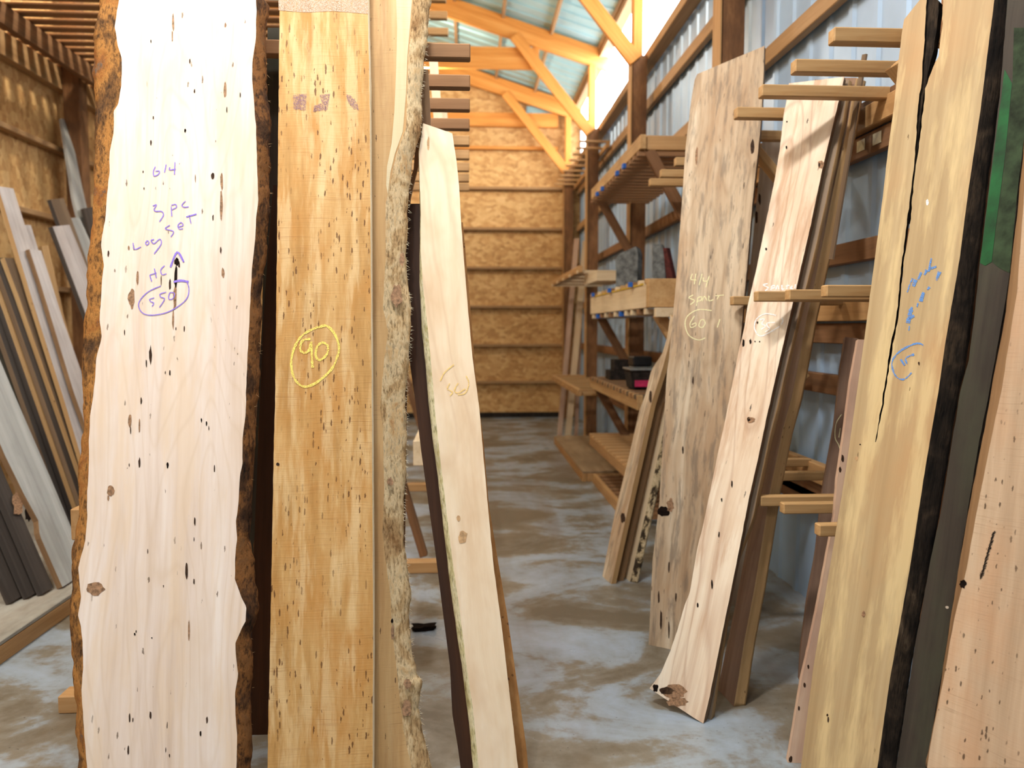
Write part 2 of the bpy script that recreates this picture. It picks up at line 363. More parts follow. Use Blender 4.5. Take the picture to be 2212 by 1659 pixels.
def plank(name, label, cat, anchors, L, R, th, mats, Lo=None, Ro=None, od=0.6, ground=0.0, topx=0.0, step=0.02, amp=(0.0, 0.0),
          wob=0.0, blobs=(), group=None, seed=0, fuzz=None, parent=None, bow=0.0, ledge=None):
    """a slab or board: its traced outline laid on its own leaning plane and given its thickness"""
    rnd = random.Random(seed)
    pl = anchors if isinstance(anchors, Plane) else Plane(anchors)
    gr = (ground, ground) if not isinstance(ground, tuple) else ground
    Lw = ext([pl.hit(*p) for p in L], gr[0], topx); Rw = ext([pl.hit(*p) for p in R], gr[1], topx)
    N = pl.N
    O = (Lw[0] + Rw[0]) / 2
    Vv = ((Lw[-1] + Rw[-1]) / 2 - O).normalized(); U = Vv.cross(N).normalized()
    if U.dot(RT) < 0: U = -U
    mw = Matrix((U, Vv, N)).transposed().to_4x4(); 
    if mw.to_3x3().determinant() < 0:
        N = -N
        mw = Matrix((U, Vv, N)).transposed().to_4x4()
    mw.translation = O; inv = mw.inverted()
    uv = lambda P: np.array([[(inv @ p).x, (inv @ p).y] for p in P])
    l2, r2 = uv(Lw), uv(Rw)
    def outer(Pp):
        if Pp is None: return None
        a = uv([pl.hit(*p, off=od * th) for p in Pp]); return a[np.argsort(a[:, 1])]
    lo, ro = outer(Lo), outer(Ro)
    srt = lambda a: a[np.argsort(a[:, 1])]
    ls, rs = srt(l2), srt(r2)
    ln = max(l2[-1, 1] - l2[0, 1], r2[-1, 1] - r2[0, 1])
    nr = max(2, int(ln / step)); nc = 6; ns = 5
    verts, fm = [], []
    sg = -1.0
    def nz(a, b, c): return noise.noise(V3((a, b, c + seed * 3.7)))
    rings = []
    for i in range(nr + 1):
        t = i / nr
        vl = l2[0, 1] + (l2[-1, 1] - l2[0, 1]) * t; vr = r2[0, 1] + (r2[-1, 1] - r2[0, 1]) * t
        ul = np.interp(vl, ls[:, 1], ls[:, 0]); ur = np.interp(vr, rs[:, 1], rs[:, 0])
        if wob: ul += wob * nz(vl * 30, 0, 1); ur += wob * nz(vr * 30, 5, 1)
        zb = bow * math.sin(math.pi * t)
        ring = []
        for k in range(nc + 1):
            f = k / nc; ring.append((ul + (ur - ul) * f, vl + (vr - vl) * f, zb))
        for side, (uu, vv, oo, am) in enumerate(((ur, vr, ro, amp[1]), (ul, vl, lo, amp[0]))):
            ou = uu if oo is None else np.interp(vv, oo[:, 1], oo[:, 0])
            if oo is not None and side == 0: ou = max(ou, uu - 0.0)
            if oo is not None and side == 1: ou = min(ou, uu + 0.0)
            d = ou - uu; sgn = 1 if side == 0 else -1
            pts = []
            for k in range(1, ns + 1):
                s_ = k / ns
                w_ = min(1.0, s_ / od) if d else 0.0
                w_ = math.sin(w_ * math.pi / 2) ** 0.9 if d else 0.0
                if s_ > od and d: w_ = 1.0 - 0.25 * (s_ - od) / max(1e-3, 1 - od)
                x = uu + d * w_
                if am:
                    nn = nz(vv * 9, s_ * 3, 2 + side) * 0.7 + nz(vv * 34, s_ * 6, 4 + side) * 0.4
                    x += sgn * am * nn * math.sin(math.pi * min(1, s_ * 0.9))
                pts.append((x, vv, zb - th * s_))
            if side == 0: ring += pts
            else: ring += pts[::-1]
        rings.append(ring)
    n = len(rings[0])
    segm = [0] * nc + [2] * ns + [0] + [1] * ns
    bm = bmesh.new()
    gv = []
    for j, ring in enumerate(rings):
        row = []
        for p in ring:
            q = V3(p)
            if j < 3:
                w = mw @ q
                g = min(x or 0.0 for x in gr)
                if w.z < g + 0.0005: q.y += (g + 0.0005 - w.z) / max(0.2, Vv.z)
            row.append(bm.verts.new(q))
        gv.append(row)
    for j in range(nr):
        for k in range(n):
            a, b = gv[j][k], gv[j][(k + 1) % n]; c, d = gv[j + 1][(k + 1) % n], gv[j + 1][k]
            f = bm.faces.new((a, b, c, d)); f.material_index = segm[k]
            f.smooth = (segm[k] == 1 and amp[0] > 0) or (segm[k] == 2 and amp[1] > 0)
    for row, rev in ((gv[0], True), (gv[-1], False)):
        f = bm.faces.new(row[::-1] if rev else row); f.material_index = 3
    bmesh.ops.recalc_face_normals(bm, faces=bm.faces[:])
    ml = [mats[0], mats[1] if len(mats) > 1 else mats[0], mats[2] if len(mats) > 2 else (mats[1] if len(mats) > 1 else mats[0]), mats[3] if len(mats) > 3 else 'end_grain']
    for bl in blobs:
        px, py, rx, ry, mk = bl[:5]
        if mk not in ml: ml.append(mk)
        nseg = 9 if rx < 5 else 16
        vs = []
        for k in range(nseg):
            a = 2 * math.pi * k / nseg
            jr = 1 + rnd.uniform(-0.22, 0.22)
            vs.append(bm.verts.new(inv @ pl.hit(px + math.cos(a) * rx * jr, py + math.sin(a) * ry * jr, off=-0.0007)))
        f = bm.faces.new(vs); f.material_index = ml.index(mk)
        if f.normal.z < 0: f.normal_flip()
    if fuzz:
        fm_, cnt, lo_, hi_ = fuzz
        if fm_ not in ml: ml.append(fm_)
        for _ in range(cnt):
            v = rnd.uniform(lo_, hi_)
            x = np.interp(v, ro[:, 1], ro[:, 0]) - 0.003
            z = -od * th + rnd.uniform(-0.008, 0.008)
            ln_ = rnd.uniform(0.004, 0.014); dy = rnd.uniform(-1.2, 0.6) * ln_; w = 0.0008
            p0, p1, p2 = V3((x, v - w, z)), V3((x, v + w, z)), V3((x + ln_, v + dy, z + rnd.uniform(-.004, .004)))
            p3 = V3((x, v, z - 2 * w))
            q = [bm.verts.new(p) for p in (p0, p1, p2, p3)]
            for fc in ((0, 1, 2), (1, 3, 2), (3, 0, 2)):
                f = bm.faces.new([q[i] for i in fc]); f.material_index = ml.index(fm_)
    o = link(name, to_mesh(bm, name, ml), mw, parent)
    tag(o, label, cat, group)
    o_pl[o.name] = pl
    return o
o_pl = {}

def writing(parent, name, label, strokes, width, mat, off=-0.0012, ox=0, oy=0, sc=1.0, jit=0.15, seed=3, smooth=True):
    """hand-drawn strokes as thin ribbons of crayon or chalk lying on a plank's face"""
    rnd = random.Random(seed); pl = o_pl[parent.name]; mw = parent.matrix_basis.copy(); inv = mw.inverted()
    bm = bmesh.new()
    for st in strokes:
        w0 = width
        if isinstance(st, tuple) and isinstance(st[0], list): st, w0 = st
        pts = [V3((ox + x / sc, oy + y / sc, 0)) for x, y in st]
        if smooth and len(pts) > 2:
            q = []
            for i in range(len(pts) - 1):
                p0 = pts[max(0, i - 1)]; p1 = pts[i]; p2 = pts[i + 1]; p3 = pts[min(len(pts) - 1, i + 2)]
                for k in range(5):
                    t = k / 5
                    q.append(0.5 * (2 * p1 + (p2 - p0) * t + (2 * p0 - 5 * p1 + 4 * p2 - p3) * t * t + (3 * p1 - p0 - 3 * p2 + p3) * t ** 3))
            q.append(pts[-1]); pts = q
        prev = None
        for i, p in enumerate(pts):
            d = (pts[min(i + 1, len(pts) - 1)] - pts[max(i - 1, 0)])
            if d.length < 1e-6: continue
            d.normalize(); nrm = V3((-d.y, d.x, 0)) * w0 * 0.5 * (1 + rnd.uniform(-jit, jit))
            a = bm.verts.new(inv @ pl.hit(p.x + nrm.x, p.y + nrm.y, off)); b = bm.verts.new(inv @ pl.hit(p.x - nrm.x, p.y - nrm.y, off))
            if prev: bm.faces.new((prev[0], prev[1], b, a))
            prev = (a, b)
    bmesh.ops.recalc_face_normals(bm, faces=bm.faces[:])
    o = link(name, to_mesh(bm, name, mat), mw, parent)
    if label: o['label'] = label
    return o

# ---------------------------------------------------------------- the building
XR, XL, YB, YF = 1.88, -3.82, 12.9, -3.0
def Hroof(x): return 5.16 + 0.31 * (XR - x)
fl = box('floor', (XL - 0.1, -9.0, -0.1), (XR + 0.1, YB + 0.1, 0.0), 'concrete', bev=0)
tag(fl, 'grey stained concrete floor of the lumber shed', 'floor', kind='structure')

def corrugated(name, y0, y1, fn, mat, pitch=0.235, rib=0.02, kind='structure', label=None, cat=None):
    """ribbed sheet metal; the profile runs along y, fn(k, y, d) gives both ends of a line across"""
    bm = bmesh.new(); prof = []
    y = y0
    while y < y1:
        for dy, d in ((0, 0), (0.145, 0), (0.163, rib), (0.2, rib), (0.218, 0)):
            if y + dy <= y1: prof.append((y + dy, d))
        y += pitch
    prof.append((y1, 0))
    rows = [[bm.verts.new(p) for p in fn(y, d)] for y, d in prof]
    for a, b in zip(rows, rows[1:]):
        for k in range(len(a) - 1): bm.faces.new((a[k], a[k + 1], b[k + 1], b[k]))
    o = link(name, to_mesh(bm, name, mat)); tag(o, label, cat, kind=kind)
    sol = o.modifiers.new('sheet', 'SOLIDIFY'); sol.thickness = 0.004
    return o
wr = corrugated('wall_right', YF, YB, lambda y, d: [V3((XR - d, y, 0)), V3((XR - d, y, 4.14))], 'wall_metal', 0.235, 0.012,
                label='pale blue ribbed metal wall with timber girts and posts', cat='wall')
ce = corrugated('ceiling', YF, YB + 0.1, lambda y, d: [V3((XL - 0.1, y, Hroof(XL - 0.1) - d)), V3((XR + 0.15, y, Hroof(XR + 0.15) - d))], 'roof_metal', 0.235, 0.018,
                label='sloping pale turquoise metal roof on timber rafters', cat='ceiling')
wl = box('wall_left', (XL - 0.02, YF, 0.0), (XL, YB, Hroof(XL) - 0.05), 'osb', bev=0)
tag(wl, 'strand board wall with timber girts on the left', 'wall', kind='structure')
def back_wall():
    bm = bmesh.new(); pts = [(XL, 0.0), (XR, 0.0), (XR, Hroof(XR) - 0.03), (XL, Hroof(XL) - 0.03)]
    f = [bm.verts.new((x, YB, z)) for x, z in pts]; b = [bm.verts.new((x, YB + 0.02, z)) for x, z in pts]
    bm.faces.new(f); bm.faces.new(b[::-1])
    for i in range(4): bm.faces.new((f[i], b[i], b[(i + 1) % 4], f[(i + 1) % 4]))
    bmesh.ops.recalc_face_normals(bm, faces=bm.faces[:])
    mw = Matrix.Translation((0, YB, 0)) @ Matrix.Rotation(math.pi / 2, 4, 'X')
    bm.transform(mw.inverted())
    return link('wall_back', to_mesh(bm, 'wall_back', 'osb'), mw)
wb = back_wall(); tag(wb, 'strand board end wall crossed by horizontal timber girts', 'wall', kind='structure')
def front_wall():
    bm = bmesh.new()
    for lo_, hi_ in (((XL, YF - 0.02, 0), (-3.3, YF, 6.8)), ((-0.7, YF - 0.02, 0), (XR, YF, 5.1)), ((-3.3, YF - 0.02, 3.7), (-0.7, YF, 5.9))):
        r = bmesh.ops.create_cube(bm, size=1.0)
        for v in r['verts']: v.co = V3([(a + b) / 2 + c * (b - a) for a, b, c in zip(lo_, hi_, v.co)])
    return tag(link('wall_front', to_mesh(bm, 'wall_front', 'wall_metal')), 'metal wall behind the viewer with a wide open doorway', 'wall', kind='structure')
front_wall()
tr = empty('trim_1', (1.66, 4.9, 0), 'timber posts and girts of the pale blue metal wall', 'timber frame', kind='structure')
tl = empty('trim_2', (XL + 0.1, 4.9, 0), 'timber posts and girts of the left strand board wall', 'timber frame', kind='structure')
tb_ = empty('trim_3', (0, YB - 0.05, 0), 'timber girts and tie on the strand board end wall', 'timber frame', kind='structure')
tc_ = empty('trim_4', (0, 6, 5.4), 'orange-lit timber rafters, braces and purlins under the metal roof', 'timber frame', kind='structure')
GZ = (0.60, 1.22, 1.86, 2.50, 3.14, 3.80)
for z in GZ:
    beam('girt', (XL, YB - 0.045, z), (XR - 0.2, YB - 0.045, z), 0.09, 0.045, 'girt_tan', tb_)
    beam('girt', (XL + 0.045, 0, z), (XL + 0.045, YB - 0.1, z), 0.09, 0.045 if z < 3.7 else 0.2, 'girt_tan', tl)
for z, h in ((4.45, 0.05), (4.9, 0.22)):
    beam('girt', (XL, YB - 0.05, z), (1.5, YB - 0.05, z), 0.08, h, 'pine_warm_lit', tb_)
box('sill', (XL, YB - 0.012, 0.0), (XR - 0.2, YB - 0.002, 0.09), 'dark_wood', tb_)
box('siding_panel', (0.98, YB - 0.02, 4.93), (1.5, YB - 0.004, 5.14), 'roof_metal', tb_)
for z in (0.60, 1.22, 1.86, 2.48, 3.14, 3.74):
    beam('girt', (XR - 0.05, YF, z), (XR - 0.05, YB - 0.1, z), 0.05, 0.1, 'girt_tan' if z > 3 else 'timber_red', tr)  # lower girts darker, the shade down there put into their colour
beam('sill_beam', (XR - 0.08, YF, 4.13), (XR - 0.08, YB, 4.13), 0.12, 0.09, 'girt_tan', tr)
beam('header', (XR - 0.08, YF, 5.1), (XR - 0.08, YB, 5.1), 0.12, 0.12, 'girt_tan', tr)
PY = (-0.4, 2.53, 4.93, 7.58, 10.3, 12.75)
for y in PY:
    beam('post', (1.67, y, 0), (1.67, y, 4.12), 0.14, 0.13, 'post_brown', tr, up=V3((0, 1, 0)))
    beam('post_top_lit', (1.65, y, 4.12), (1.65, y, Hroof(1.65) - 0.3), 0.09, 0.12, 'pine_warm_lit', tr, up=V3((0, 1, 0)))  # upper part of the post, the strong glow put into its bright orange
    if y > 3: beam('post_facing', (1.585, y - 0.0, 0), (1.585, y, 4.1), 0.012, 0.15, 'pine_shelf', tr, up=V3((0, 1, 0)), bev=0.002)
    beam('post', (XL + 0.17, y, 0), (XL + 0.17, y, Hroof(XL) - 0.1), 0.15, 0.15, 'post_brown', tl, up=V3((0, 1, 0)))
for i, y in enumerate(PY[2:] + PY[:2]):
    w = box('window_%d' % (i + 1), (XR - 0.01, y - 2.68, 4.17), (XR + 0.0, y - 0.0, 5.06), 'daylit_window', bev=0)
    tag(w, 'white daylit clerestory panel high on the metal wall', 'window', 'clerestory panels', 'structure')
for y in PY:
    beam('rafter', (XL, y, Hroof(XL) - 0.17), (XR, y, Hroof(XR) - 0.17), 0.06, 0.25, 'pine_warm_lit', tc_)
    if y > 3: 
        beam('brace', (0.62, y - 0.07, 5.28), (1.62, y - 0.07, 4.06), 0.05, 0.14, 'pine_warm_lit', tc_, up=V3((0, 1, 0)).cross(V3((0.62 - 1.62, 0, 5.28 - 4.06))))
        if y < 12: beam('tie_beam', (XL, y + 0.02, 5.02), (0.95, y + 0.02, 5.02), 0.05, 0.28, 'pine_warm_lit', tc_)
x = 1.74
while x > XL:
    beam('purlin', (x, YF, Hroof(x) - 0.045), (x, YB, Hroof(x) - 0.045), 0.04, 0.08, 'girt_tan', tc_)
    x -= 0.63

# ---------------------------------------------------------------- loft of slats above the left bay
lo = empty('loft', (-2.0, 6.5, 3.9), 'overhead loft of spaced brown slats against the left strand board wall', 'loft')
beam('bearer', (XL + 0.35, 3.6, 3.84), (XL + 0.35, 10.2, 3.84), 0.06, 0.16, 'timber_red', lo)
beam('bearer', (-1.0, 5.3, 3.84), (-1.0, 10.2, 3.84), 0.06, 0.14, 'timber_red', lo)
y = 4.2
while y < 9.8:
    beam('slat', (XL + 0.02, y, 3.94), (-0.95, y, 3.93), 0.095, 0.018, 'slat_brown', lo)
    y += 0.155
for y in (5.72, 6.03, 6.36, 6.7, 7.04):
    beam('arm', (-1.4, y, 3.99), (-0.15, y, 3.99), 0.05, 0.06, 'pine_arm', lo)

# ---------------------------------------------------------------- cantilever rack along the right wall
rk = empty('cantilever_rack', (1.5, 3.6, 0), 'rows of square pine arms reaching out from the blue metal wall between the leaning slabs', 'rack')
AY = (2.64, 2.95, 3.28, 3.585, 3.99, 4.26, 4.63, 4.98, 5.28)
for i, y in enumerate(AY):
    y1 = 3.255 if i == 2 else y
    beam('arm', (1.245 * y1 / y, y1, 2.495), (1.79, y1, 2.495), 0.048, 0.05, 'pine_arm', rk)
    y2 = 3.095 if i == 2 else y; x2 = 1.245 * y2 / y
    if i < 6: beam('arm', (x2, y2, 1.63), (1.79, y2, 1.63), 0.048, 0.042, 'pine_arm', rk)
    if i < 5:
        yy = (2.575, 2.90, 3.03, 3.54, 3.9)[i]
        beam('arm', ((1.245 * yy / y, 1.245 * yy / y, 1.185, 1.29, 1.29)[i], yy, 0.80), (1.79, yy, 0.80), 0.042, 0.042, 'pine_arm', rk)
for z in (2.42, 1.565, 0.74):
    beam('ledger', (1.80, 1.2, z + 0.02), (1.80, 5.6, z + 0.02), 0.05, 0.1, 'pine_shelf', rk)
    beam('ledger', (1.825, 1.2, z - 0.09), (1.825, 5.6, z - 0.09), 0.04, 0.1, 'timber_red', rk)
for y in (2.64, 3.925):
    beam('brace', (1.47, y, 2.41), (1.76, y, 2.08), 0.075, 0.04, 'pine_arm', rk, up=V3((0, 1, 0)).cross(V3((-0.22, 0, 0.26))))
    beam('brace', (1.47, y, 1.56), (1.76, y, 1.24), 0.075, 0.04, 'pine_arm', rk, up=V3((0, 1, 0)).cross(V3((-0.2, 0, 0.26))))
for y in (3.32, 3.46, 3.6): box('light_patch', (1.802, y, 2.31), (1.804, y + 0.07, 2.36), 'light_patch_tan', rk, bev=0)  # thin pale pieces painting the light that comes through onto the ledger

# ---------------------------------------------------------------- rack in the middle, left of the aisle
ck = empty('centre_rack', (-0.75, 4.6, 0), 'timber rack standing behind the white and orange foreground slabs', 'rack')
for y in (2.87, 3.21, 3.53, 3.86, 4.19, 4.52, 4.86, 5.2, 5.54):
    beam('arm', (-1.1, y, 2.495), (0.015, y, 2.495), 0.048, 0.052, 'slat_brown' if y < 3.9 else 'pine_shelf', ck)
for y in (3.04, 4.69, 7.08):
    beam('upright', (-0.86, y, 0.07), (-0.86, y, 3.4), 0.09, 0.09, 'timber_red', ck, up=V3((0, 1, 0)))
    beam('sleeper', (-1.6, y, 0.035), (0.05 if y > 4 else -0.5, y, 0.035), 0.09, 0.07, 'pine_shelf', ck)
beam('rail', (-0.28, 4.55, 0.76), (-0.28, 7.2, 0.76), 0.09, 0.15, 'pale_slat', ck)
beam('rail', (-1.47, 2.95, 0.76), (-1.47, 7.2, 0.76), 0.06, 0.12, 'pine_shelf', ck)
for y in (3.12, 4.77, 7.0):
    beam('strut', (-1.47, y, 0.07), (-0.86, y, 1.9), 0.06, 0.08, 'timber_red', ck, up=V3((0, 1, 0)))
    beam('strut', (-0.28, y + 0.02, 0.07), (-0.8, y + 0.02, 1.9), 0.05, 0.07, 'timber_red', ck, up=V3((0, 1, 0)))
beam('crossbar', (-1.2, 4.62, 2.43), (-0.4, 4.62, 2.43), 0.05, 0.07, 'timber_red', ck)

# ---------------------------------------------------------------- foreground slabs on the left
S1L = [(188,1659),(182,1585),(178,1527),(176,1487),(180,1440),(178,1382),(175,1354),(169,1329),(175,1288),(172,1259),(169,1228),(174,1207),(184,1167),(188,1120),(189,1062),(192,999),(192,947),(195,898),(198,880),(205,820),(208,776),(220,727),(215,690),(218,646),(220,602),(224,574),(221,553),(218,530),(224,487),(227,477),(230,434),(236,376),(237,327),(245,289),(246,240),(255,226),(262,185),(263,160),(263,127),(255,101),(248,60),(252,30),(257,0)]
S1LO = [(168,1659),(168,1614),(166,1556),(162,1487),(158,1469),(159,1411),(158,1377),(155,1354),(153,1294),(152,1230),(160,1167),(169,1091),(174,990),(182,932),(179,877),(179,776),(182,718),(188,646),(191,574),(194,516),(197,477),(200,434),(207,362),(208,283),(205,174),(205,121),(208,58),(216,29),(221,0)]
S1R = [(511,1659),(512,1585),(508,1542),(508,1498),(514,1455),(509,1411),(509,1388),(521,1359),(531,1342),(532,1311),(521,1288),(507,1251),(508,1207),(512,1164),(510,1126),(515,1091),(519,1022),(524,999),(524,947),(530,898),(531,880),(532,834),(535,762),(538,704),(541,646),(545,574),(551,516),(553,472),(558,429),(557,405),(555,347),(553,275),(548,217),(545,174),(546,130),(553,78),(554,29),(553,0)]
S1RO = [(543,1659),(543,1556),(545,1513),(547,1440),(545,1368),(556,1342),(560,1310),(557,1280),(551,1251),(547,1201),(540,1167),(542,1120),(541,1062),(545,1022),(548,976),(551,932),(551,889),(556,863),(563,820),(563,776),(561,747),(563,712),(564,660),(571,574),(574,516),(583,463),(584,405),(583,318),(584,260),(580,203),(577,116),(574,72),(582,14),(574,0)]
D, B, K, T = 'knot_dark', 'knot_brown', 'knot_black', 'knot_tan'
fl1 = [(374,48,2.5,18,B),(372,78,1.5,12,B),(487,54,2,6,B),(326,89,1.3,4,D),(410,132,1.3,6,D),(486,194,3,16,B),(420,197,1.5,5,D),(519,205,1.2,6,D),(490,237,1.3,6,D),(331,254,1.2,4,D),(400,282,2,4,K),(326,308,2,6,D),(459,380,4,7,D),(422,384,1,10,B),(309,371,1.3,3,D),(311,407,1.3,3,D),(479,390,3,22,B),(478,445,3.2,30,B),(460,470,1.5,7,D),(477,540,1.6,8,D),(234,548,2,6,D),(297,600,2.6,18,B),(284,645,7,20,B),(348,605,1,12,D),(367,614,2.5,11,D),(382,566,5,9,K),(380,598,3.4,24,K),(387,573,2,6,D),(378,645,4,26,B),(374,690,2.4,24,B),(482,590,3,12,B),(278,535,2,5,B),(269,718,1.2,6,D),(398,710,1.5,6,D),(380,710,1.3,4,D),(325,767,3,19,D),(316,785,1.4,8,D),(367,806,1.6,6,D),(357,805,1,4,D),(305,865,1.8,8,D),(280,909,4,16,B),(282,930,1.4,8,D),(301,920,1.8,16,B),(435,908,1.5,5,K),(446,915,1.5,5,K),(451,925,1,5,D),(301,1000,2.2,11,D),(362,1005,2.5,6,K),(279,1004,1,4,D),(463,1012,1.4,9,D),(421,1127,2,10,D),(240,1060,8,11,B),(234,1076,2,6,B),(419,1165,1,5,D),(403,1231,3,20,D),(419,1256,1.5,6,D),(205,1273,19,14,B),(408,1363,2,21,B),(319,1191,1,5,D),(291,1370,2,3,K),(294,1364,1.2,3,K),(328,1378,1.4,1.6,K),(280,1550,2,10,D),(325,1545,2,9,D),(287,1555,1.3,5,D),(433,1584,2,6,K),(277,1620,2,11,D),(361,1567,1,8,D),(447,1555,2,8,D),(358,1620,1,6,D),(366,1632,1.2,4,D),(353,806+460,1,3,D)]
s1 = plank('maple_slab', 'wide white maple slab with bark on both edges and purple crayon writing', 'wood slab',
      [(180, 1659, 2.26), (257, 0, 2.72), (511, 1659, 2.26)], S1L, S1R, 0.055, ('maple_white', 'bark_maple', 'bark_dark'),
      S1LO, S1RO, 0.7, 0.0, 0.22, 0.008, (0.014, 0.018), 0.0015, fl1, seed=1, fuzz=('tan_edge', 30, 0.2, 2.6))
Z2 = dict(ox=0, oy=400, sc=3.456)
writing(s1, 'crayon_writing', 'purple crayon writing: 6/4, 3 pc set, log, HC, circled 550',
    [[(1160,-140),(1145,-105),(1150,-70),(1180,-80),(1190,-105),(1160,-105)], [(1240,-155),(1228,-95)], [(1268,-135),(1265,-115),(1312,-120)], [(1306,-172),(1302,-80)],
     [(1140,155),(1168,146),(1150,180),(1165,195),(1205,195),(1220,222),(1190,272)], [(1278,160),(1282,232)], [(1278,150),(1310,143),(1316,165),(1284,182)], [(1385,118),(1358,148),(1375,164),(1408,160)],
     [(1268,298),(1234,325),(1295,345),(1275,385)], [(1326,312),(1366,300),(1350,278),(1328,300),(1338,326),(1366,324)], ([(1390,237),(1467,215)], 3.0), [(1412,225),(1426,286)],
     [(993,430),(1005,478),(1052,460)], [(1085,430),(1100,414),(1112,430),(1096,446),(1085,430)], [(1150,405),(1128,412),(1150,436),(1192,402),(1202,440),(1150,512)],
     ([(1272,612),(1322,500),(1372,574)], 4.0), [(1118,672),(1132,718)], [(1152,622),(1167,692)], [(1118,670),(1168,655)], [(1228,600),(1200,632),(1210,668),(1242,660)],
     [(1152,840),(1118,852),(1124,868),(1148,880),(1134,905)], [(1240,798),(1196,812),(1200,835),(1228,850),(1190,912)], [(1258,832),(1270,802),(1302,808),(1292,845),(1262,852),(1258,832)],
     ([(1296,722),(1350,712),(1408,722)], 4.4), [(1200,752),(1100,800),(1035,880),(1060,950),(1132,970),(1250,948),(1350,890),(1400,835),(1410,770),(1396,725)]],
    2.0, 'crayon_purple', **Z2)

S2L = [(577.5,1659),(584.5,1340),(588,1149),(592,947),(594,880),(599,480),(601,289),(603,120),(604,0)]
S2R = [(805,1659),(806,1340),(803,880),(800.5,480),(798.5,203),(794.5,0)]
p2 = Plane([(577, 1659, 2.28), (604, 0, 2.74), (806, 1659, 2.28)])
s2 = plank('birch_board', 'orange-brown rough sawn board with circled yellow 90', 'board', p2, S2L, S2R, 0.042, ('birch_orange', 'birch_tan', 'sapwood'),
      None, [(x + 4, y) for x, y in S2R], 0.9, 0.0, 0.22, 0.012, (0.002, 0.002), 0.001, [(600,1003,3.2,4,D)], seed=2)
Z6 = dict(ox=500, oy=400, sc=3.456)
writing(s2, 'chalk_writing', 'yellow chalk 90 inside a ring',
    [[(645,1058),(540,1112),(480,1190),(447,1300),(460,1420),(525,1500),(620,1482),(740,1382),(790,1280),(802,1200),(770,1110),(710,1050),(648,1062)],
     [(590,1148),(532,1160),(512,1220),(540,1252),(580,1230),(596,1170),(600,1280),(606,1362)], [(640,1200),(628,1270),(660,1306),(712,1262),(718,1200),(680,1175),(642,1198)]],
    4.6, 'chalk_yellow', jit=0.35, **Z6)
S3R = [(889,1659),(873,1585),(865,1527),(856,1440),(846,1354),(844,1290),(836,1236),(826,1149),(830,1062),(827,926),(821,880),(830,776),(838,718),(827,660),(833,559),(838,458),(833,480-40),(847,376),(856,333),(878,275),(879,203),(882,124),(892,0)]
S3R = [p for p in S3R if p != (838,458)]
S3O = [(933,1659),(922,1614),(914,1571),(906,1527),(909,1498),(911,1469),(901,1455),(892,1411),(885,1339),(889,1275),(879,1207),(873,1120),(878,1034),(879,947),(878,880),(879,820),(885,776),(889,718),(889,660),(882,617),(878,545),(883,472),(886,405),(891,347),(909,289),(911,203),(920,124),(925,87),(930,0)]
p3 = Plane([p2.A - p2.N * 0.052, p2.hit(604, 0) - p2.N * 0.052, p2.hit(806, 1659) - p2.N * 0.052])
s3 = plank('birch_slab', 'tan slab with a fuzzy pale live edge, behind the orange board', 'wood slab', p3,
      [(770,1659),(766,1000),(762,0)], S3R, 0.05, ('birch_tan', 'birch_tan', 'live_fuzzy'), None, S3O, 0.75, 0.0, 0.2, 0.006, (0, 0.012), 0.002,
      [(847,1341,3,5,K),(848,1365,3.5,16,B),(880,1478,8,10,B),(878,1530,9,20,B),(843,1040,6,8,B),(868,560,5,16,B),(856,640,12,24,B)], seed=3, fuzz=('sapwood', 420, 0.05, 3.0))
S4L = [(1034,1659),(1021,1527),(1006,1426),(992,1310),(977,1209),(963,1091),(951,990),(940,889),(937,850),(930,770),(922,690),(914,620),(909,545),(909,458),(905,330),(914,266)]
S4LO = [(1021,1659),(1012,1556),(998,1440),(980,1322),(969,1236),(957,1135),(946,1034),(934,947),(925,867),(921,805),(911,718),(906,600),(908,458),(904,330),(913,266)]
S4R = [(1119,1659),(1099,1484),(1084,1354),(1066,1222),(1051,1062),(1041,947),(1035,880),(1021,776),(1009,646),(1001,545),(996,480),(992,405),(986,347),(977,288)]
p4 = Plane([(1034, 1659, 2.37), (914, 266, 2.775), (1119, 1659, 2.37)])
s4 = plank('maple_board', 'narrow cream board with a mottled green-grey edge at the aisle corner', 'board', p4, S4L, S4R, 0.03, ('maple_pink', 'live_green', 'sapwood'),
      S4LO, None, 0.9, 0.0, 0.0, 0.01, (0.003, 0), 0.0008, [(1000,1160,9,16,T),(990,1120,4,6,T),(925,310,3,14,T)], seed=4)
writing(s4, 'chalk_writing', 'faint yellow chalk figures and ring', [[(1630,1480),(1612,1520),(1650,1545),(1630,1572)], [(1692,1478),(1665,1530),(1690,1552),(1745,1520)], [(1752,1425),(1772,1480),(1745,1552),(1690,1565)], [(1660,1340),(1590,1400),(1560,1460)]], 2.6, 'chalk_ochre', **Z6)
q = Plane([p4.hit(1034, 1659) - p4.N * 0.05, p4.hit(914, 266) - p4.N * 0.05, p4.hit(1119, 1659) - p4.N * 0.05])
plank('walnut_board', 'dark brown board leaning behind the narrow cream board', 'board', q,
      [(995,1659),(989,1614),(977,1542),(972,1440),(957,1325),(940,1190),(930,1120),(910,976),(897,866),(880,747),(874,600),(876,440)], [(1060,1659),(1000,1190),(960,866),(940,600),(928,440)], 0.025, ('walnut_dark',), seed=5)
q = Plane([p4.hit(1034, 1659) - p4.N * 0.085, p4.hit(914, 266) - p4.N * 0.085, p4.hit(1119, 1659) - p4.N * 0.085])
plank('strand_board', 'narrow strip of brown strand board along the aisle side', 'board', q,
      [(1085,1659),(1040,1190),(985,480)], [(1141,1659),(1137,1614),(1116,1469),(1096,1330),(1075,1207),(1056,1091),(1044,947),(1033,866),(1000,480)], 0.02, ('osb_edge', 'osb_edge', 'osb_edge'), seed=6)
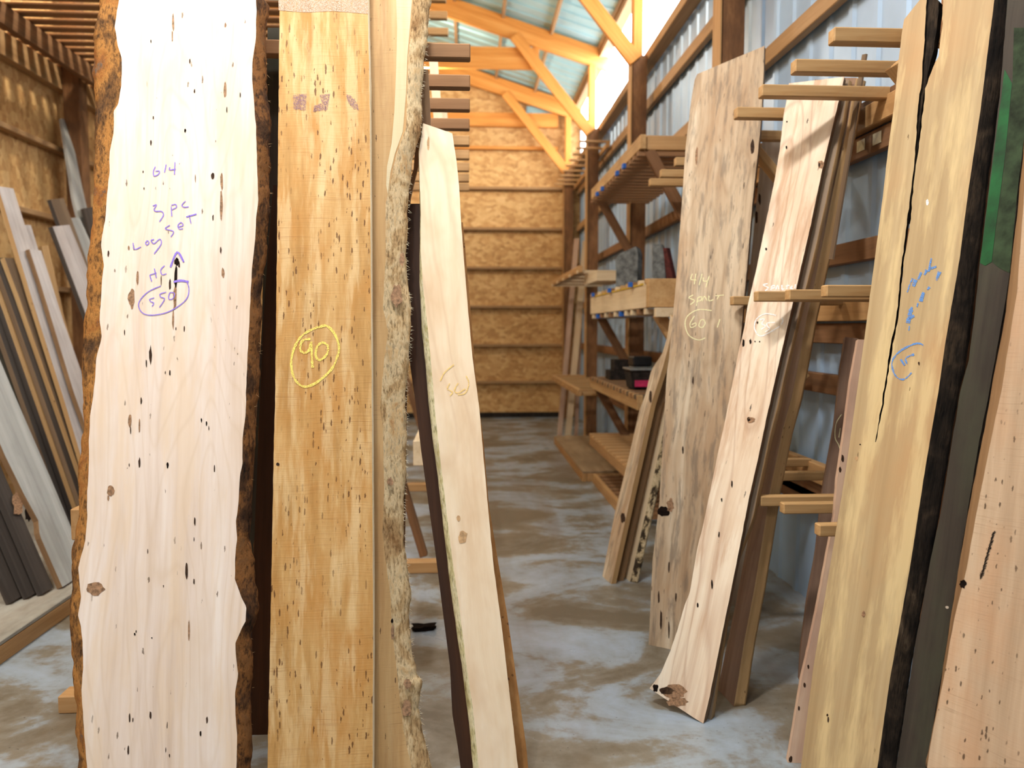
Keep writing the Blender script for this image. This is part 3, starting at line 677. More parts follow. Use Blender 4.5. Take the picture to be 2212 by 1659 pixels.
# boards seen between and behind the front slabs
plank('brown_board', 'dark board in the gap between the white and orange slabs', 'board', [(540, 1400, 2.86), (575, 100, 2.93), (620, 1400, 2.86)],
      [(520,1500),(566,700),(578,60)], [(640,1500),(650,700),(640,60)], 0.03, ('dark_mossy',), step=0.05, seed=7)
plank('bark_board', 'dark board with ragged bark edge showing left of the orange board', 'board', [(540, 1400, 2.80), (575, 100, 2.84), (640, 1400, 2.80)],
      [(540,1560),(548,1200),(560,900),(566,760),(572,640),(590,400)], [(590,1560),(596,1200),(597,900),(598,760),(598,640),(600,400)], 0.025, ('walnut_dark', 'bark_dark'), amp=(0.01, 0), step=0.02, seed=8)
plank('edge_board', 'weathered brown board beside the fuzzy live edge, under the top arm', 'board', [(905, 640, 2.80), (930, 150, 2.815), (925, 640, 2.80)],
      [(850,900),(860,440),(893,372),(908,150)], [(878,900),(884,440),(900,372),(931,275),(925,150)], 0.02, ('brown_edge', 'brown_edge', 'tan_edge'), step=0.05, seed=9)
for i, (x0, x1, y0, w, Y) in enumerate(((925, 960, 108, 17, 4.02), (950, 985, 240, 14, 4.9))):
    plank('pale_board', ('pale cream board standing between the upper rack arms', 'second pale board farther along behind the rack arms')[i], 'board',
          [(x0 + 10, y0, Y + 0.1), (x1, y0 + 800, Y - 0.1), (x0 + 40, y0, Y + 0.1)], [(x1 + 20, y0 + 700), (x0, y0)], [(x1 + w + 22, y0 + 700), (x0 + w + 2, y0 + 2)], 0.025, ('pale_slat',), step=0.1, seed=10 + i)

def scrap():
    bm = bmesh.new(); rnd = random.Random(5); bmesh.ops.create_cube(bm, size=1.0)
    bmesh.ops.subdivide_edges(bm, edges=bm.edges[:], cuts=3, use_grid_fill=True)
    for v in bm.verts:
        k = 1 + 0.35 * noise.noise(v.co * 3.0)
        v.co = V3((v.co.x * 0.11 * k, v.co.y * 0.05 * k, (v.co.z + 0.5) * 0.022 * k + 0.001))
    o = link('bark_scrap', to_mesh(bm, 'bark_scrap', 'knot_black'), Matrix.Translation((-0.22, 3.76, 0.0)) @ Matrix.Rotation(0.15, 4, 'Z'))
    tag(o, 'black scrap of bark lying on the concrete behind the fuzzy live edge slab', 'scrap')
scrap()

# ---------------------------------------------------------------- slabs leaning on the right
R1L = [(1401,1393),(1410,1205),(1424,1089),(1433,930),(1441,800),(1445,776),(1453,689),(1461,602),(1466,530),(1474,420),(1481,318),(1491,231),(1500,174),(1506,160)]
R1R = [(1534,1436),(1560,1150),(1594,790),(1601,718),(1607,646),(1614,574),(1621,487),(1627,420),(1637,333),(1644,260),(1649,179),(1651,99)]
p_r1 = Plane([(1401, 1393, 3.512), (1506, 160, 4.02), (1651, 98, 3.86)])
r1 = plank('spalted_slab', 'wide grey spalted slab with cream chalk 4/4 spalt and circled 60', 'wood slab', p_r1, R1L, R1R, 0.032, ('spalted_grey', 'brown_edge', 'brown_edge'),
      None, None, 0.6, (0.0, 0.0), 0.0, 0.015, (0.002, 0.002), 0.001,
      [(1434,1105,13,12,K),(1448,1092,8,14,B),(1497,822,2,9,D),(1475,973,2,8,D),(1445,1225,2,12,D),(1460,1290,2,10,D),(1423,1290,2.4,14,D),(1428,1340,2.4,22,D),(1445,1360,2,18,D),(1505,275+60,3,20,B),(1625,318,4,16,D)], seed=12)
ZB = dict(ox=1300, oy=400, sc=3.456)
writing(r1, 'chalk_writing', 'cream chalk writing: 4/4, spalt, circled 60', [[(676,662),(665,702),(705,708)], [(702,660),(690,740)], [(748,662),(726,748)], [(758,690),(760,716),(792,716)], [(802,678),(776,762)],
     [(682,820),(650,840),(692,862),(660,892)], [(716,840),(706,902)], [(716,840),(746,834),(740,860),(712,866)], [(750,866),(766,830),(786,862)], [(800,825),(800,862),(832,855)], [(848,826),(912,820)], [(876,822),(860,852)],
     [(820,936),(720,930),(642,975),(622,1040),(650,1120),(720,1156),(772,1140)], [(692,975),(660,1030),(666,1062),(700,1050),(700,1028),(670,1042)], [(736,1010),(725,1050),(750,1062),(772,1030),(756,1004),(736,1010)], [(862,1062),(882,1000)]], 2.0, 'chalk_cream', **ZB)

R2L = [(1403,1487),(1427,1455),(1448,1406),(1462,1365),(1479,1307),(1490,1280),(1507,1180),(1516,1147),(1537,1046),(1555,959),(1569,895),(1581,834),(1595,762),(1607,712),(1615,660),(1633,585),(1647,516),(1659,458),(1673,391),(1685,318),(1693,246),(1699,217),(1704,180)]
R2R = [(1519,1564),(1531,1513),(1546,1440),(1560,1368),(1578,1281),(1598,1180),(1618,1075),(1638,988),(1656,901),(1679,800),(1708,675),(1731,574),(1751,487),(1777,362),(1798,275),(1812,217),(1824,166)]
p_r2 = Plane([(1519, 1564, 2.778), (1824, 166, 3.37), (1704, 180, 3.53)])
r2 = plank('pale_slab', 'pale cream slab with white chalk circled 35 and a flared knotty foot', 'wood slab', p_r2, R2L, R2R, 0.03, ('spalted_pale', 'spalted_pale', 'brown_edge'),
      None, None, 0.6, (None, None), 0.0, 0.012, (0, 0), 0.0012,
      [(1617,905,4,5,K),(1622,908,9,6,B),(1455,1494,27,14,B),(1440,1492,16,9,D),(1416,1486,6,8,K),(1463,1516,22,10,B),(1581,1046,2,8,K),(1559,1080,1.8,5,K),(1553,1155,1.6,7,K),(1538,1263,2.2,10,K),(1507,1307,2,6,K),(1606,741,3,9,K),(1621,738,2.5,6,K),(1631,738,1.5,2,K),(1641,738,1.5,2,K),(1636,697,2,3,D),(1655,538,2,3,K),(1699,318,2,4,K),(1700,263,1.6,2,K),(1773,355,6,10,B),(1770,356,2.5,5,D)], seed=13)
writing(r2, 'chalk_writing', 'white chalk writing: spalted, circled 35', [[(1238,735),(1205,745),(1242,765),(1220,788)], [(1268,752),(1262,785)], [(1270,752),(1290,750),(1288,766),(1266,768)], [(1300,778),(1312,748),(1322,776)], [(1345,745),(1345,776),(1362,774)], [(1372,752),(1400,748)], [(1386,750),(1380,776)], [(1405,768),(1422,752),(1410,778),(1428,774)], [(1446,740),(1440,770)],
     [(1302,972),(1220,960),(1155,1000),(1140,1070),(1180,1126),(1250,1100),(1330,1052)], [(1180,1005),(1212,1000),(1195,1035),(1222,1052),(1190,1076)], [(1292,1024),(1236,1030),(1236,1052),(1252,1072),(1220,1096)], [(1340,990),(1352,1010),(1340,1040)]], 2.4, 'chalk_white', **ZB)

p_b = Plane([p_r2.A - p_r2.N * 0.042, p_r2.hit(1824, 166) - p_r2.N * 0.042, p_r2.hit(1704, 180) - p_r2.N * 0.042])
plank('grey_board', 'grey-brown board directly behind the pale slab with circled 35', 'board', p_b, [(1500,1440),(1560,1120),(1660,640),(1760,172)], [(1548,1475),(1564,1368),(1583,1234),(1626,1118),(1658,960),(1680,872),(1692,820),(1726,675),(1752,574),(1784,434),(1820,260),(1834,172)],
      0.03, ('grey_brown', 'brown_edge', 'tan_edge'), None, [(1552,1475),(1569,1368),(1589,1234),(1633,1118),(1667,960),(1690,872),(1699,820),(1734,675),(1760,574),(1792,434),(1829,260),(1842,171)], 0.9, 0.0, 0.0, 0.03, (0, 0.004), 0.001, seed=14)
p_d = Plane([(1585, 1527, 2.90), (1850, 168, 3.40), (1565, 1504, 2.985)])
plank('edged_board', 'long brown board with a tan waney edge and ink lettering at its foot', 'board', p_d, [(1550,1490),(1590,1300),(1680,830),(1800,240),(1818,168)], [(1585,1527),(1608,1382),(1630,1267),(1652,1133),(1664,1055),(1690,930),(1710,858),(1722,800),(1742,689),(1758,617),(1776,530),(1802,400),(1830,275),(1842,203),(1850,168)],
      0.05, ('purple_brown', 'brown_edge', 'tan_edge'), None, [(1598,1522),(1621,1382),(1644,1267),(1667,1133),(1679,1055),(1705,930),(1725,858),(1737,800),(1757,689),(1774,617),(1792,530),(1818,400),(1844,275),(1856,203),(1864,168)], 0.95, 0.0, 0.0, 0.02, (0, 0.004), 0.001, seed=15)
plank('thin_stick', 'thin dark stick poking above the second arm against the blue wall', 'stick', Plane([p_d.A + p_d.N * 0.010, p_d.hit(1850, 168) + p_d.N * 0.010, p_d.hit(1565, 1504) + p_d.N * 0.010]), [(1790,560),(1862,118)], [(1798,560),(1871,116)], 0.008, ('plank_brown',), ground=None, step=0.1, seed=16)
plank('pale_grey_board', 'pale grey board with a dark tick mark, behind the circled 60 slab', 'board', [(1600, 1200, 4.02), (1650, 292, 4.16), (1700, 292, 4.12)], [(1560,1250),(1600,790),(1648,292)], [(1650,1250),(1680,790),(1712,291)], 0.025, ('pale_grey', 'brown_edge'), step=0.05, blobs=[(1650,336,4,2,K),(1634,470,3,14,D),(1641,430,3,12,D)], seed=17)

# planks between the slabs and the yellow slab
plank('purple_board', 'short purplish brown board with its top under the middle arms', 'board', [(1726, 1470, 3.11), (1828, 728, 3.38), (1870, 1470, 3.06)], [(1726,1472),(1731,1397),(1746,1281),(1762,1200),(1777,1060),(1803,916),(1815,800),(1826,728)], [(1785,1480),(1830,1060),(1854,731)], 0.028, ('purple_brown',), step=0.05, seed=18)
r3 = plank('pink_board', 'short pale pink board with a waney edge tucked behind the yellow slab', 'board', [(1700, 1655, 2.50), (1854, 733, 2.79), (1790, 1655, 2.48)], [(1700,1656),(1717,1556),(1731,1469),(1751,1382),(1774,1267),(1789,1185),(1802,1118),(1809,1031),(1824,930),(1838,820),(1854,733)], [(1752,1670),(1800,1400),(1850,1100),(1884,800),(1892,735)], 0.026, ('pale_pink',), step=0.02, wob=0.001, seed=19,
      blobs=[(1746,1440,2,5,D),(1738,1480,3,6,D),(1708,1640,4,7,D),(1726,1530,2,5,D),(1820,990,3,9,D),(1815,1015,3,6,D)])
writing(o_ := bpy.data.objects['purple_board'], 'chalk_writing', 'faint white chalk ring', [[(1818,895),(1806,915),(1804,945),(1812,962),(1818,985)], [(1815,925),(1812,945)]], 1.6, 'chalk_cream')

R4L = [(1730,1659),(1757,1440),(1792,1230),(1827,1017),(1852,840),(1867,733),(1884,602),(1907,425),(1919,318),(1931,231),(1938,159),(1948,72),(1953,42)]
R4R = [(1895,1659),(1922,1469),(1965,1230),(2000,1003),(2028,840),(2041,747),(2073,559),(2088,440),(2099,362),(2119,231),(2133,116),(2148,0),(2178,-240)]
R4O = [(1939,1659),(1974,1426),(2010,1230),(2032,1118),(2076,842),(2087,805),(2113,602),(2132,440),(2139,376),(2165,203),(2191,0),(2226,-240)]
p_r4 = Plane([(1730, 1659, 2.385), (1948, 72, 2.545), (1895, 1659, 2.2)])
r4 = plank('poplar_slab', 'thick yellow slab with a long dark crack, blue chalk and a black waney edge', 'wood slab', p_r4, R4L, R4R, 0.045, ('poplar_yellow', 'sap_light', 'bark_black'),
      None, R4O, 0.95, (None, None), 0.0, 0.012, (0, 0.006), 0.0008, [(2003,437,3,6,'chalk_white'),(1985,785,2,4,D),(1858,960,1.6,1.6,K),(1850,990,4,5,T),(1865,1327,4,8,B),(1789,1555,2,6,D),(1787,1545,2,3,D)], seed=20)
# the crack is cut through the slab
def cut_crack(o):
    pl = o_pl[o.name]
    Lc = [(2000,-90),(1999,0),(1997,58),(1992,116),(1989,174),(1981,226),(1978,275),(1973,347),(1965,420),(1960,458),(1945,574),(1934,690),(1924,733),(1908,834),(1902,880),(1899,887),(1889,953)]
    Rc = [(2034,-90),(2035,3),(2033,60),(2026,120),(2012,150),(1997,188),(1994,223),(1989,255),(1989,275),(1980,333),(1971,405),(1964,480),(1949,574),(1938,690),(1928,736),(1912,834),(1906,880),(1902,890),(1890,955)]
    bm = bmesh.new()
    inv = o.matrix_basis.inverted()
    def chain(pts, off): return [inv @ pl.hit(x, y, off) for x, y in pts]
    n = 90
    def res(P):
        P = np.array(P, float); t = np.linspace(-90, 955, n)
        return [(np.interp(k, P[:, 1], P[:, 0]), k) for k in t]
    rnd = random.Random(4)
    A = res(Lc); Bq = res(Rc)
    A = [(x + rnd.uniform(-1, 1), y) for x, y in A]; Bq = [(max(x + rnd.uniform(-1, 1), a[0] + 1.5), y) for (x, y), a in zip(Bq, A)]
    f1 = [bm.verts.new(p) for p in chain(A, -0.02)]; f2 = [bm.verts.new(p) for p in chain(Bq, -0.02)]
    b1 = [bm.verts.new(p) for p in chain([(x + 9, y) for x, y in A], 0.065)]; b2 = [bm.verts.new(p) for p in chain([(x + 9, y) for x, y in Bq], 0.065)]
    for i in range(n - 1):
        bm.faces.new((f1[i], f2[i], f2[i + 1], f1[i + 1])); bm.faces.new((b1[i], b1[i + 1], b2[i + 1], b2[i]))
        bm.faces.new((f1[i], f1[i + 1], b1[i + 1], b1[i])); bm.faces.new((f2[i], b2[i], b2[i + 1], f2[i + 1]))
    bm.faces.new((f1[0], b1[0], b2[0], f2[0])); bm.faces.new((f1[-1], f2[-1], b2[-1], b1[-1]))
    bmesh.ops.recalc_face_normals(bm, faces=bm.faces[:])
    me = to_mesh(bm, 'cutter', 'bark_black'); c = link('cutter', me, o.matrix_basis.copy())
    md = o.modifiers.new('crack', 'BOOLEAN'); md.operation = 'DIFFERENCE'; md.object = c; md.solver = 'EXACT'; md.material_mode = 'TRANSFER'
    bpy.context.view_layer.update()
    dg = bpy.context.evaluated_depsgraph_get()
    new = bpy.data.meshes.new_from_object(o.evaluated_get(dg))
    o.modifiers.clear(); o.data = new
    bpy.data.objects.remove(c)
cut_crack(r4)
plank('bark_inclusion', 'black ragged bark filling the top of the crack', None, Plane([p_r4.A - p_r4.N * 0.008, p_r4.hit(1948, 72) - p_r4.N * 0.008, p_r4.hit(1895, 1659) - p_r4.N * 0.008]),
      [(1957,480),(1970,347),(1977,240),(1985,174),(1992,58),(1996,-30)], [(1962,480),(1980,333),(1992,223),(2006,150),(2018,101),(2025,43),(2028,2)], 0.03, ('bark_black', 'bark_black', 'bark_black', 'bark_black'), ground=(None, None), step=0.012, amp=(0.002, 0.004), wob=0.003, seed=50, parent=r4)
ZR = dict(ox=1572, oy=400, sc=3.456)
writing(r4, 'chalk_writing', 'smudged blue chalk marks and ring', [([(1340,800),(1360,740),(1380,695)], 3), ([(1385,755),(1402,705)], 7), ([(1420,705),(1445,650)], 4.5), ([(1468,670),(1486,632)], 6), ([(1500,645),(1520,545)], 3.5), ([(1505,625),(1558,608)], 4), ([(1556,712),(1582,645)], 7),
     ([(1440,868),(1462,800)], 8), ([(1490,782),(1506,760)], 5), ([(1412,910),(1420,880)], 3), ([(1345,1030),(1362,950),(1375,910)], 7), ([(1352,990),(1392,975)], 6), ([(1352,1085),(1356,1050)], 2.5),
     ([(1462,1196),(1430,1182),(1380,1190),(1285,1240),(1226,1320),(1250,1420),(1312,1450),(1372,1400)], 3.2), ([(1290,1300),(1320,1345)], 3), ([(1392,1262),(1330,1290),(1338,1335)], 4)], 3.4, 'chalk_blue', jit=0.5, **ZR)

p_r5 = Plane([(1960, 1659, 2.12), (2160, 200, 2.24), (2030, 1659, 2.03)])
r5 = plank('mossy_slab', 'dark slab with a green painted upper end, right of the yellow slab', 'wood slab', p_r5, [(1936,1659),(1969,1440),(2006,1230),(2030,1118),(2075,842),(2093,776),(2107,660),(2116,574),(2137,400),(2160,200),(2176,0)], [(2000,1659),(2046,1382),(2070,1230),(2116,945),(2138,840),(2165,689),(2180,602),(2200,400),(2224,200),(2248,0)], 0.03, ('dark_mossy', 'bark_black', 'bark_black'),
      None, None, 0.6, (None, None), 0.1, 0.03, (0, 0), 0.002, [(2046,1312,4,3,'pale_grey')], seed=21)
def face_patch(parent, name, label, poly, mat, off=-0.0009):
    pl = o_pl[parent.name]; inv = parent.matrix_basis.inverted(); bm = bmesh.new()
    f = bm.faces.new([bm.verts.new(inv @ pl.hit(x, y, off)) for x, y in poly])
    o = link(name, to_mesh(bm, name, mat), parent.matrix_basis.copy(), parent); o['label'] = label
    return o
face_patch(s2, 'bleached_band', 'greyish bleached band at the top of the board', [(600,-60),(602,22),(660,27),(720,24),(796,30),(793,-60)], 'faded_grey')
for pts in ([(633,205),(663,202),(660,238),(634,236)], [(690,205),(713,202),(707,238),(676,241),(679,228),(696,222)], [(747,203),(757,206),(772,222),(775,238),(765,236),(752,222)]):
    face_patch(s2, 'violet_smudge', 'faded violet smudge', pts, 'faded_violet')
face_patch(s3, 'sapwood_band', 'cream sapwood streak beside the live edge', [(893,-40),(890,0),(880,124),(877,203),(870,285),(853,332),(843,374),(838,420),(834,400),(836,360),(846,310),(852,240),(856,140),(858,60),(856,0),(860,-40)], 'sap_light')
face_patch(r5, 'paint_patch', 'bright green paint', [(2117,568),(2128,574),(2142,566),(2150,500),(2172,330),(2186,180),(2170,150),(2162,215),(2138,402)], 'green_paint')
face_patch(r5, 'moss_patch', 'dull mossy green paint', [(2143,566),(2160,580),(2181,590),(2198,410),(2224,205),(2240,60),(2190,60),(2187,180),(2173,330),(2151,500)], 'moss_paint')

p_r6 = Plane([(2003, 1659, 1.92), (2190, 650, 1.99), (2130, 1659, 1.80)])
R6F = [(2003,1659),(2009,1614),(2035,1484),(2061,1339),(2088,1230),(2110,1104),(2145,930),(2164,840),(2197,631),(2212,420),(2250,0)]
R6O = [(2000,1659),(2023,1556),(2052,1368),(2070,1240),(2076,1205),(2113,1003),(2143,840),(2174,675),(2188,559),(2206,400),(2246,0)]
r6 = plank('speckled_slab', 'tan slab speckled with dark flecks at the far right, black ink stamp', 'wood slab', p_r6, R6F, [(2290,1659),(2340,1000),(2410,0)], 0.04, ('speckled_tan', 'brown_edge', 'brown_edge'),
      R6O, None, 0.9, (None, None), 0.1, 0.015, (0.003, 0), 0.001, [(2080,1262,7,9,K)], seed=22)
rnd = random.Random(9)
writing(r6, 'stamp_lettering', 'black stamped hatch lines', [([(2144 - i * 0.62 + rnd.uniform(-1, 1), 1152 + i * 2.2), (2150 - i * 0.62 + rnd.uniform(-2, 2), 1147 + i * 2.2)], 1.6) for i in range(46)], 1.6, 'ink_black', smooth=False)

# the bundle of three boards at the far end of the leaning slabs
p_t = Plane([(1320, 1262, 4.385), (1447, 690, 4.66), (1301, 1245, 4.525)])
T1L = [(1301,1245),(1329,1104),(1358,988),(1381,887),(1395,850),(1407,799),(1430,765),(1442,727),(1448,680)]
T1R = [(1320,1262),(1349,1133),(1378,1002),(1407,872),(1430,800),(1448,735),(1458,690)]
plank('leaning_board', 'tan board with dark knots, left of a bundle of three leaning boards', 'board', p_t, T1L, T1R, 0.03, ('spalted_grey', 'brown_edge', 'tan_edge'), None, [(x + 7, y) for x, y in T1R], 0.9, (None, None), step=0.03, seed=23, group=None, blobs=[(1345,1118,5,12,D),(1405,858,3,14,D)])
p_t2 = Plane([p_t.A - p_t.N * 0.06, p_t.hit(1447, 690) - p_t.N * 0.06, p_t.hit(1301, 1245) - p_t.N * 0.06])
plank('leaning_board', 'brown middle board of a bundle of three leaning boards', 'board', p_t2, [(x + 18, y + 3) for x, y in T1L], [(x + 15, y) for x, y in T1R], 0.03, ('tan_edge', 'brown_edge', 'brown_edge'), step=0.06, seed=24)
p_t3 = Plane([p_t.A - p_t.N * 0.12, p_t.hit(1447, 690) - p_t.N * 0.12, p_t.hit(1301, 1245) - p_t.N * 0.12])
plank('leaning_board', 'pale board with a mottled black bark edge, right of a bundle of three', 'board', p_t3, [(x + 44, y + 4) for x, y in T1L[:-2]], [(x + 40, y) for x, y in T1R[:-2]], 0.04, ('pale_slat', 'pale_slat', 'bark_spotted'), None, [(x + 57, y) for x, y in T1R], 0.9, step=0.02, amp=(0, 0.012), seed=25)

# ---------------------------------------------------------------- shelving racks farther down the right wall
sr = empty('shelving_rack', (1.45, 6.4, 0), 'pine shelving braced off the wall posts beyond the circled 60 slab', 'rack')
def level(root, x, y0, y1, z, h, mat, slat_z, nslat, arms, sw=0.055, xe=1.78, slat_mat=('slat_brown',), drop=0.5):
    beam('front_beam', (x, y0, z - h / 2), (x, y1, z - h / 2), 0.045, h, mat, root)
    for k in range(nslat):
        yy = y0 + 0.06 + (y1 - y0 - 0.12) * k / max(1, nslat - 1)
        mt = slat_mat[k % len(slat_mat)]
        s_ = beam('slat', (x - 0.03, yy, slat_z), (xe, yy, slat_z), sw, 0.035, 'slat_brown' if 'paint' in mt else mt, root)
        if 'paint' in mt: beam('painted_end', (x - 0.055, yy, slat_z), (x - 0.0305, yy, slat_z), sw, 0.035, mt, s_, bev=0.001)
    for y in arms:
        beam('bracket_arm', (x + 0.03, y, z - h / 2), (1.58, y, z - h / 2), 0.05, min(h, 0.11), 'pine_shelf', root)
        if drop: beam('brace', (x + 0.05, y, z - h), (1.58, y, z - h - drop), 0.045, 0.08, 'timber_red', root, up=V3((0, 1, 0)).cross(V3((-0.3, 0, drop))))
level(sr, 1.24, 5.45, 7.6, 2.86, 0.10, 'pine_arm', 2.735, 16, (5.5, 7.52), slat_mat=('slat_brown', 'slat_brown', 'slat_brown', 'blue_paint', 'slat_brown', 'blue_paint', 'slat_brown'))
level(sr, 1.24, 5.15, 7.6, 1.80, 0.16, 'pale_slat', 1.82, 12, (7.52,), slat_mat=('pine_arm', 'pale_slat', 'blue_paint', 'pine_arm'))
for k in range(11): beam('slat', (1.215, 5.25 + k * 0.22, 1.615), (1.5, 5.25 + k * 0.22, 1.615), 0.05, 0.04, ('pale_slat', 'blue_paint', 'slat_brown', 'pale_slat')[(k * 7 // 3) % 4], sr)
beam('strap', (1.215, 5.3, 1.806), (1.215, 7.4, 1.806), 0.006, 0.012, 'yellow_strap', sr, bev=0)
box('end_block', (1.2, 5.06, 1.64), (1.56, 5.14, 1.83), 'pine_arm', sr)
box('end_block', (1.235, 5.0, 1.575), (1.36, 5.06, 1.635), 'pale_slat', sr)
beam('brace', (1.28, 5.12, 1.6), (1.58, 5.12, 1.12), 0.05, 0.08, 'pine_shelf', sr, up=V3((0, 1, 0)).cross(V3((-0.3, 0, .48))))
level(sr, 1.24, 5.45, 7.6, 1.02, 0.11, 'pine_arm', 1.005, 16, (7.52,), slat_mat=('plank_brown', 'slat_brown'))
level(sr, 1.24, 5.6, 7.6, 0.43, 0.09, 'pine_shelf', 0.44, 12, (7.52,), slat_mat=('pine_shelf',), drop=0)
fr = empty('far_shelving', (1.4, 9.0, 0), 'farther shelving near the end wall behind the leaning pale sticks', 'rack')
level(fr, 1.14, 7.75, 10.2, 2.13, 0.07, 'pine_shelf', 2.07, 9, (10.2,), slat_mat=('pale_slat', 'slat_brown'), drop=0)
for k in range(8): beam('slat', (1.22, 7.3 + k * 0.1, 2.0), (1.5, 7.3 + k * 0.1, 2.0), 0.05, 0.1, 'pale_slat', fr)
level(fr, 1.14, 7.75, 10.2, 0.88, 0.07, 'pine_shelf', 0.83, 7, (10.2,), slat_mat=('pine_arm', 'pine_shelf'), drop=0)
hl = empty('high_loft', (1.65, 11.0, 3.8), 'small high loft of thin slats in the far right corner', 'loft')
beam('bearer', (1.765, 9.7, 3.79), (1.765, 12.7, 3.79), 0.04, 0.06, 'pine_shelf', hl)
for k in range(9): beam('slat', (1.42, 9.75 + k * 0.36, 3.835), (1.8, 9.75 + k * 0.36, 3.835), 0.05, 0.025, 'pine_shelf', hl)
pf = empty('platform', (1.4, 8.6, 0), 'low plywood topped platform beside the aisle near the far end', 'platform')
box('deck', (1.12, 7.4, 0.085), (1.57, 9.9, 0.105), 'plywood', pf)
box('side_rail', (1.12, 7.4, 0.0), (1.16, 9.9, 0.083), 'pine_shelf', pf); box('end_rail', (1.165, 7.4, 0.0), (1.57, 7.44, 0.083), 'pine_shelf', pf)
pt = empty('pallet', (1.4, 6.6, 0), 'low slatted timber pallet on the floor under the shelving', 'pallet')
box('side_rail', (1.21, 5.7, 0.0), (1.25, 7.34, 0.09), 'pine_shelf', pt)
for k in range(11): box('slat', (1.255, 5.72 + k * 0.15, 0.04), (1.78, 5.79 + k * 0.15, 0.085), 'slat_brown', pt)
# things on the shelves
plank('wood_offcut', 'grey weathered offcut standing on the middle shelf', 'offcut', [(1332, 640, 6.35), (1335, 545, 6.38), (1380, 640, 6.25)], [(1331,638),(1330,560),(1338,548)], [(1376,640),(1378,545),(1374,532)], 0.12, ('weathered_block', 'block_side', 'weathered_block', 'weathered_block'), ground=(1.845, 1.845), step=0.03, wob=0.004, seed=30)
plank('wood_offcut', 'dark grey mottled offcut standing right on the middle shelf', 'offcut', [(1408, 605, 5.75), (1412, 528, 5.8), (1440, 605, 5.7)], [(1409,605),(1410,528)], [(1438,605),(1432,528)], 0.06, ('weathered_block', 'block_side', 'weathered_block', 'weathered_block'), ground=(1.845, 1.845), step=0.03, wob=0.004, seed=31)
plank('wood_offcut', 'dark red slanting offcut beside the mottled grey one', 'offcut', [(1440, 605, 5.55), (1432, 530, 5.58), (1455, 605, 5.5)], [(1440,605),(1432,535)], [(1455,605),(1440,535)], 0.04, ('dark_red_wood',), ground=(1.845, 1.845), step=0.05, seed=32)
b1 = box('wood_block', (1.32, 7.05, 1.023), (1.56, 7.3, 1.11), 'dark_wood'); tag(b1, 'wide dark wood block on the lower shelf, under a smaller one', 'block')
b2 = box('wood_block', (1.36, 7.07, 1.111), (1.5, 7.27, 1.21), 'dark_wood'); tag(b2, 'smaller dark wood block, topmost of two on the lower shelf', 'block')
for k in range(3):
    b = box('crate', (1.37, 6.3, 1.0235 + k * 0.082), (1.53, 6.5, 1.103 + k * 0.082), 'black_plastic', bev=0.01)
    tag(b, ('lowest of three stacked black crates on the lower shelf', 'middle of three stacked black crates on the lower shelf', 'topmost of three stacked black crates on the lower shelf')[k], 'crate', 'stacked black crates')
tb = empty('plastic_tub', (1.33, 6.0, 1.023), 'grey plastic tub with a bright pink label on the lower shelf', 'tub')
def tub():
    bm = bmesh.new(); bmesh.ops.create_cube(bm, size=1.0)
    for v in bm.verts:
        k = 1.0 if v.co.z > 0 else 0.82
        v.co = V3((v.co.x * 0.2 * k, v.co.y * 0.28 * k, (v.co.z + 0.5) * 0.15))
    bmesh.ops.bevel(bm, geom=bm.edges[:], offset=0.012, segments=2, affect='EDGES')
    link('body', to_mesh(bm, 'body', 'dark_wood'), Matrix.Translation((1.36, 6.0, 1.0235)), tb)
tub()
box('lid', (1.25, 5.85, 1.174), (1.47, 6.15, 1.19), 'clear_plastic', tb, bev=0.006)
box('paper_label', (1.29, 5.862, 1.05), (1.41, 5.868, 1.10), 'pink_label', tb, bev=0)
# sticks leaning near the far end
for i, (xb, xt, yt, w, Y, mt) in enumerate(((1203, 1241, 515, 10, 10.42, 'pale_pink'), (1220, 1259, 520, 13, 10.47, 'pale_slat'), (1240, 1252, 640, 8, 10.6, 'pale_pink'))):
    plank('leaning_stick', ('leftmost pinkish stick leaning at the far end shelving', 'pale wide stick leaning between two others at the far shelving', 'short pinkish stick right of the pale leaning one')[i], 'stick',
          [(xb, 950, Y - 0.1), (xt, yt, Y + 0.08), (xb + w, 950, Y - 0.1)], [(xb, 948), (xt, yt)], [(xb + w, 948), (xt + w, yt)], 0.02, (mt,), ground=(0.0, 0.0), step=0.3, seed=40 + i)

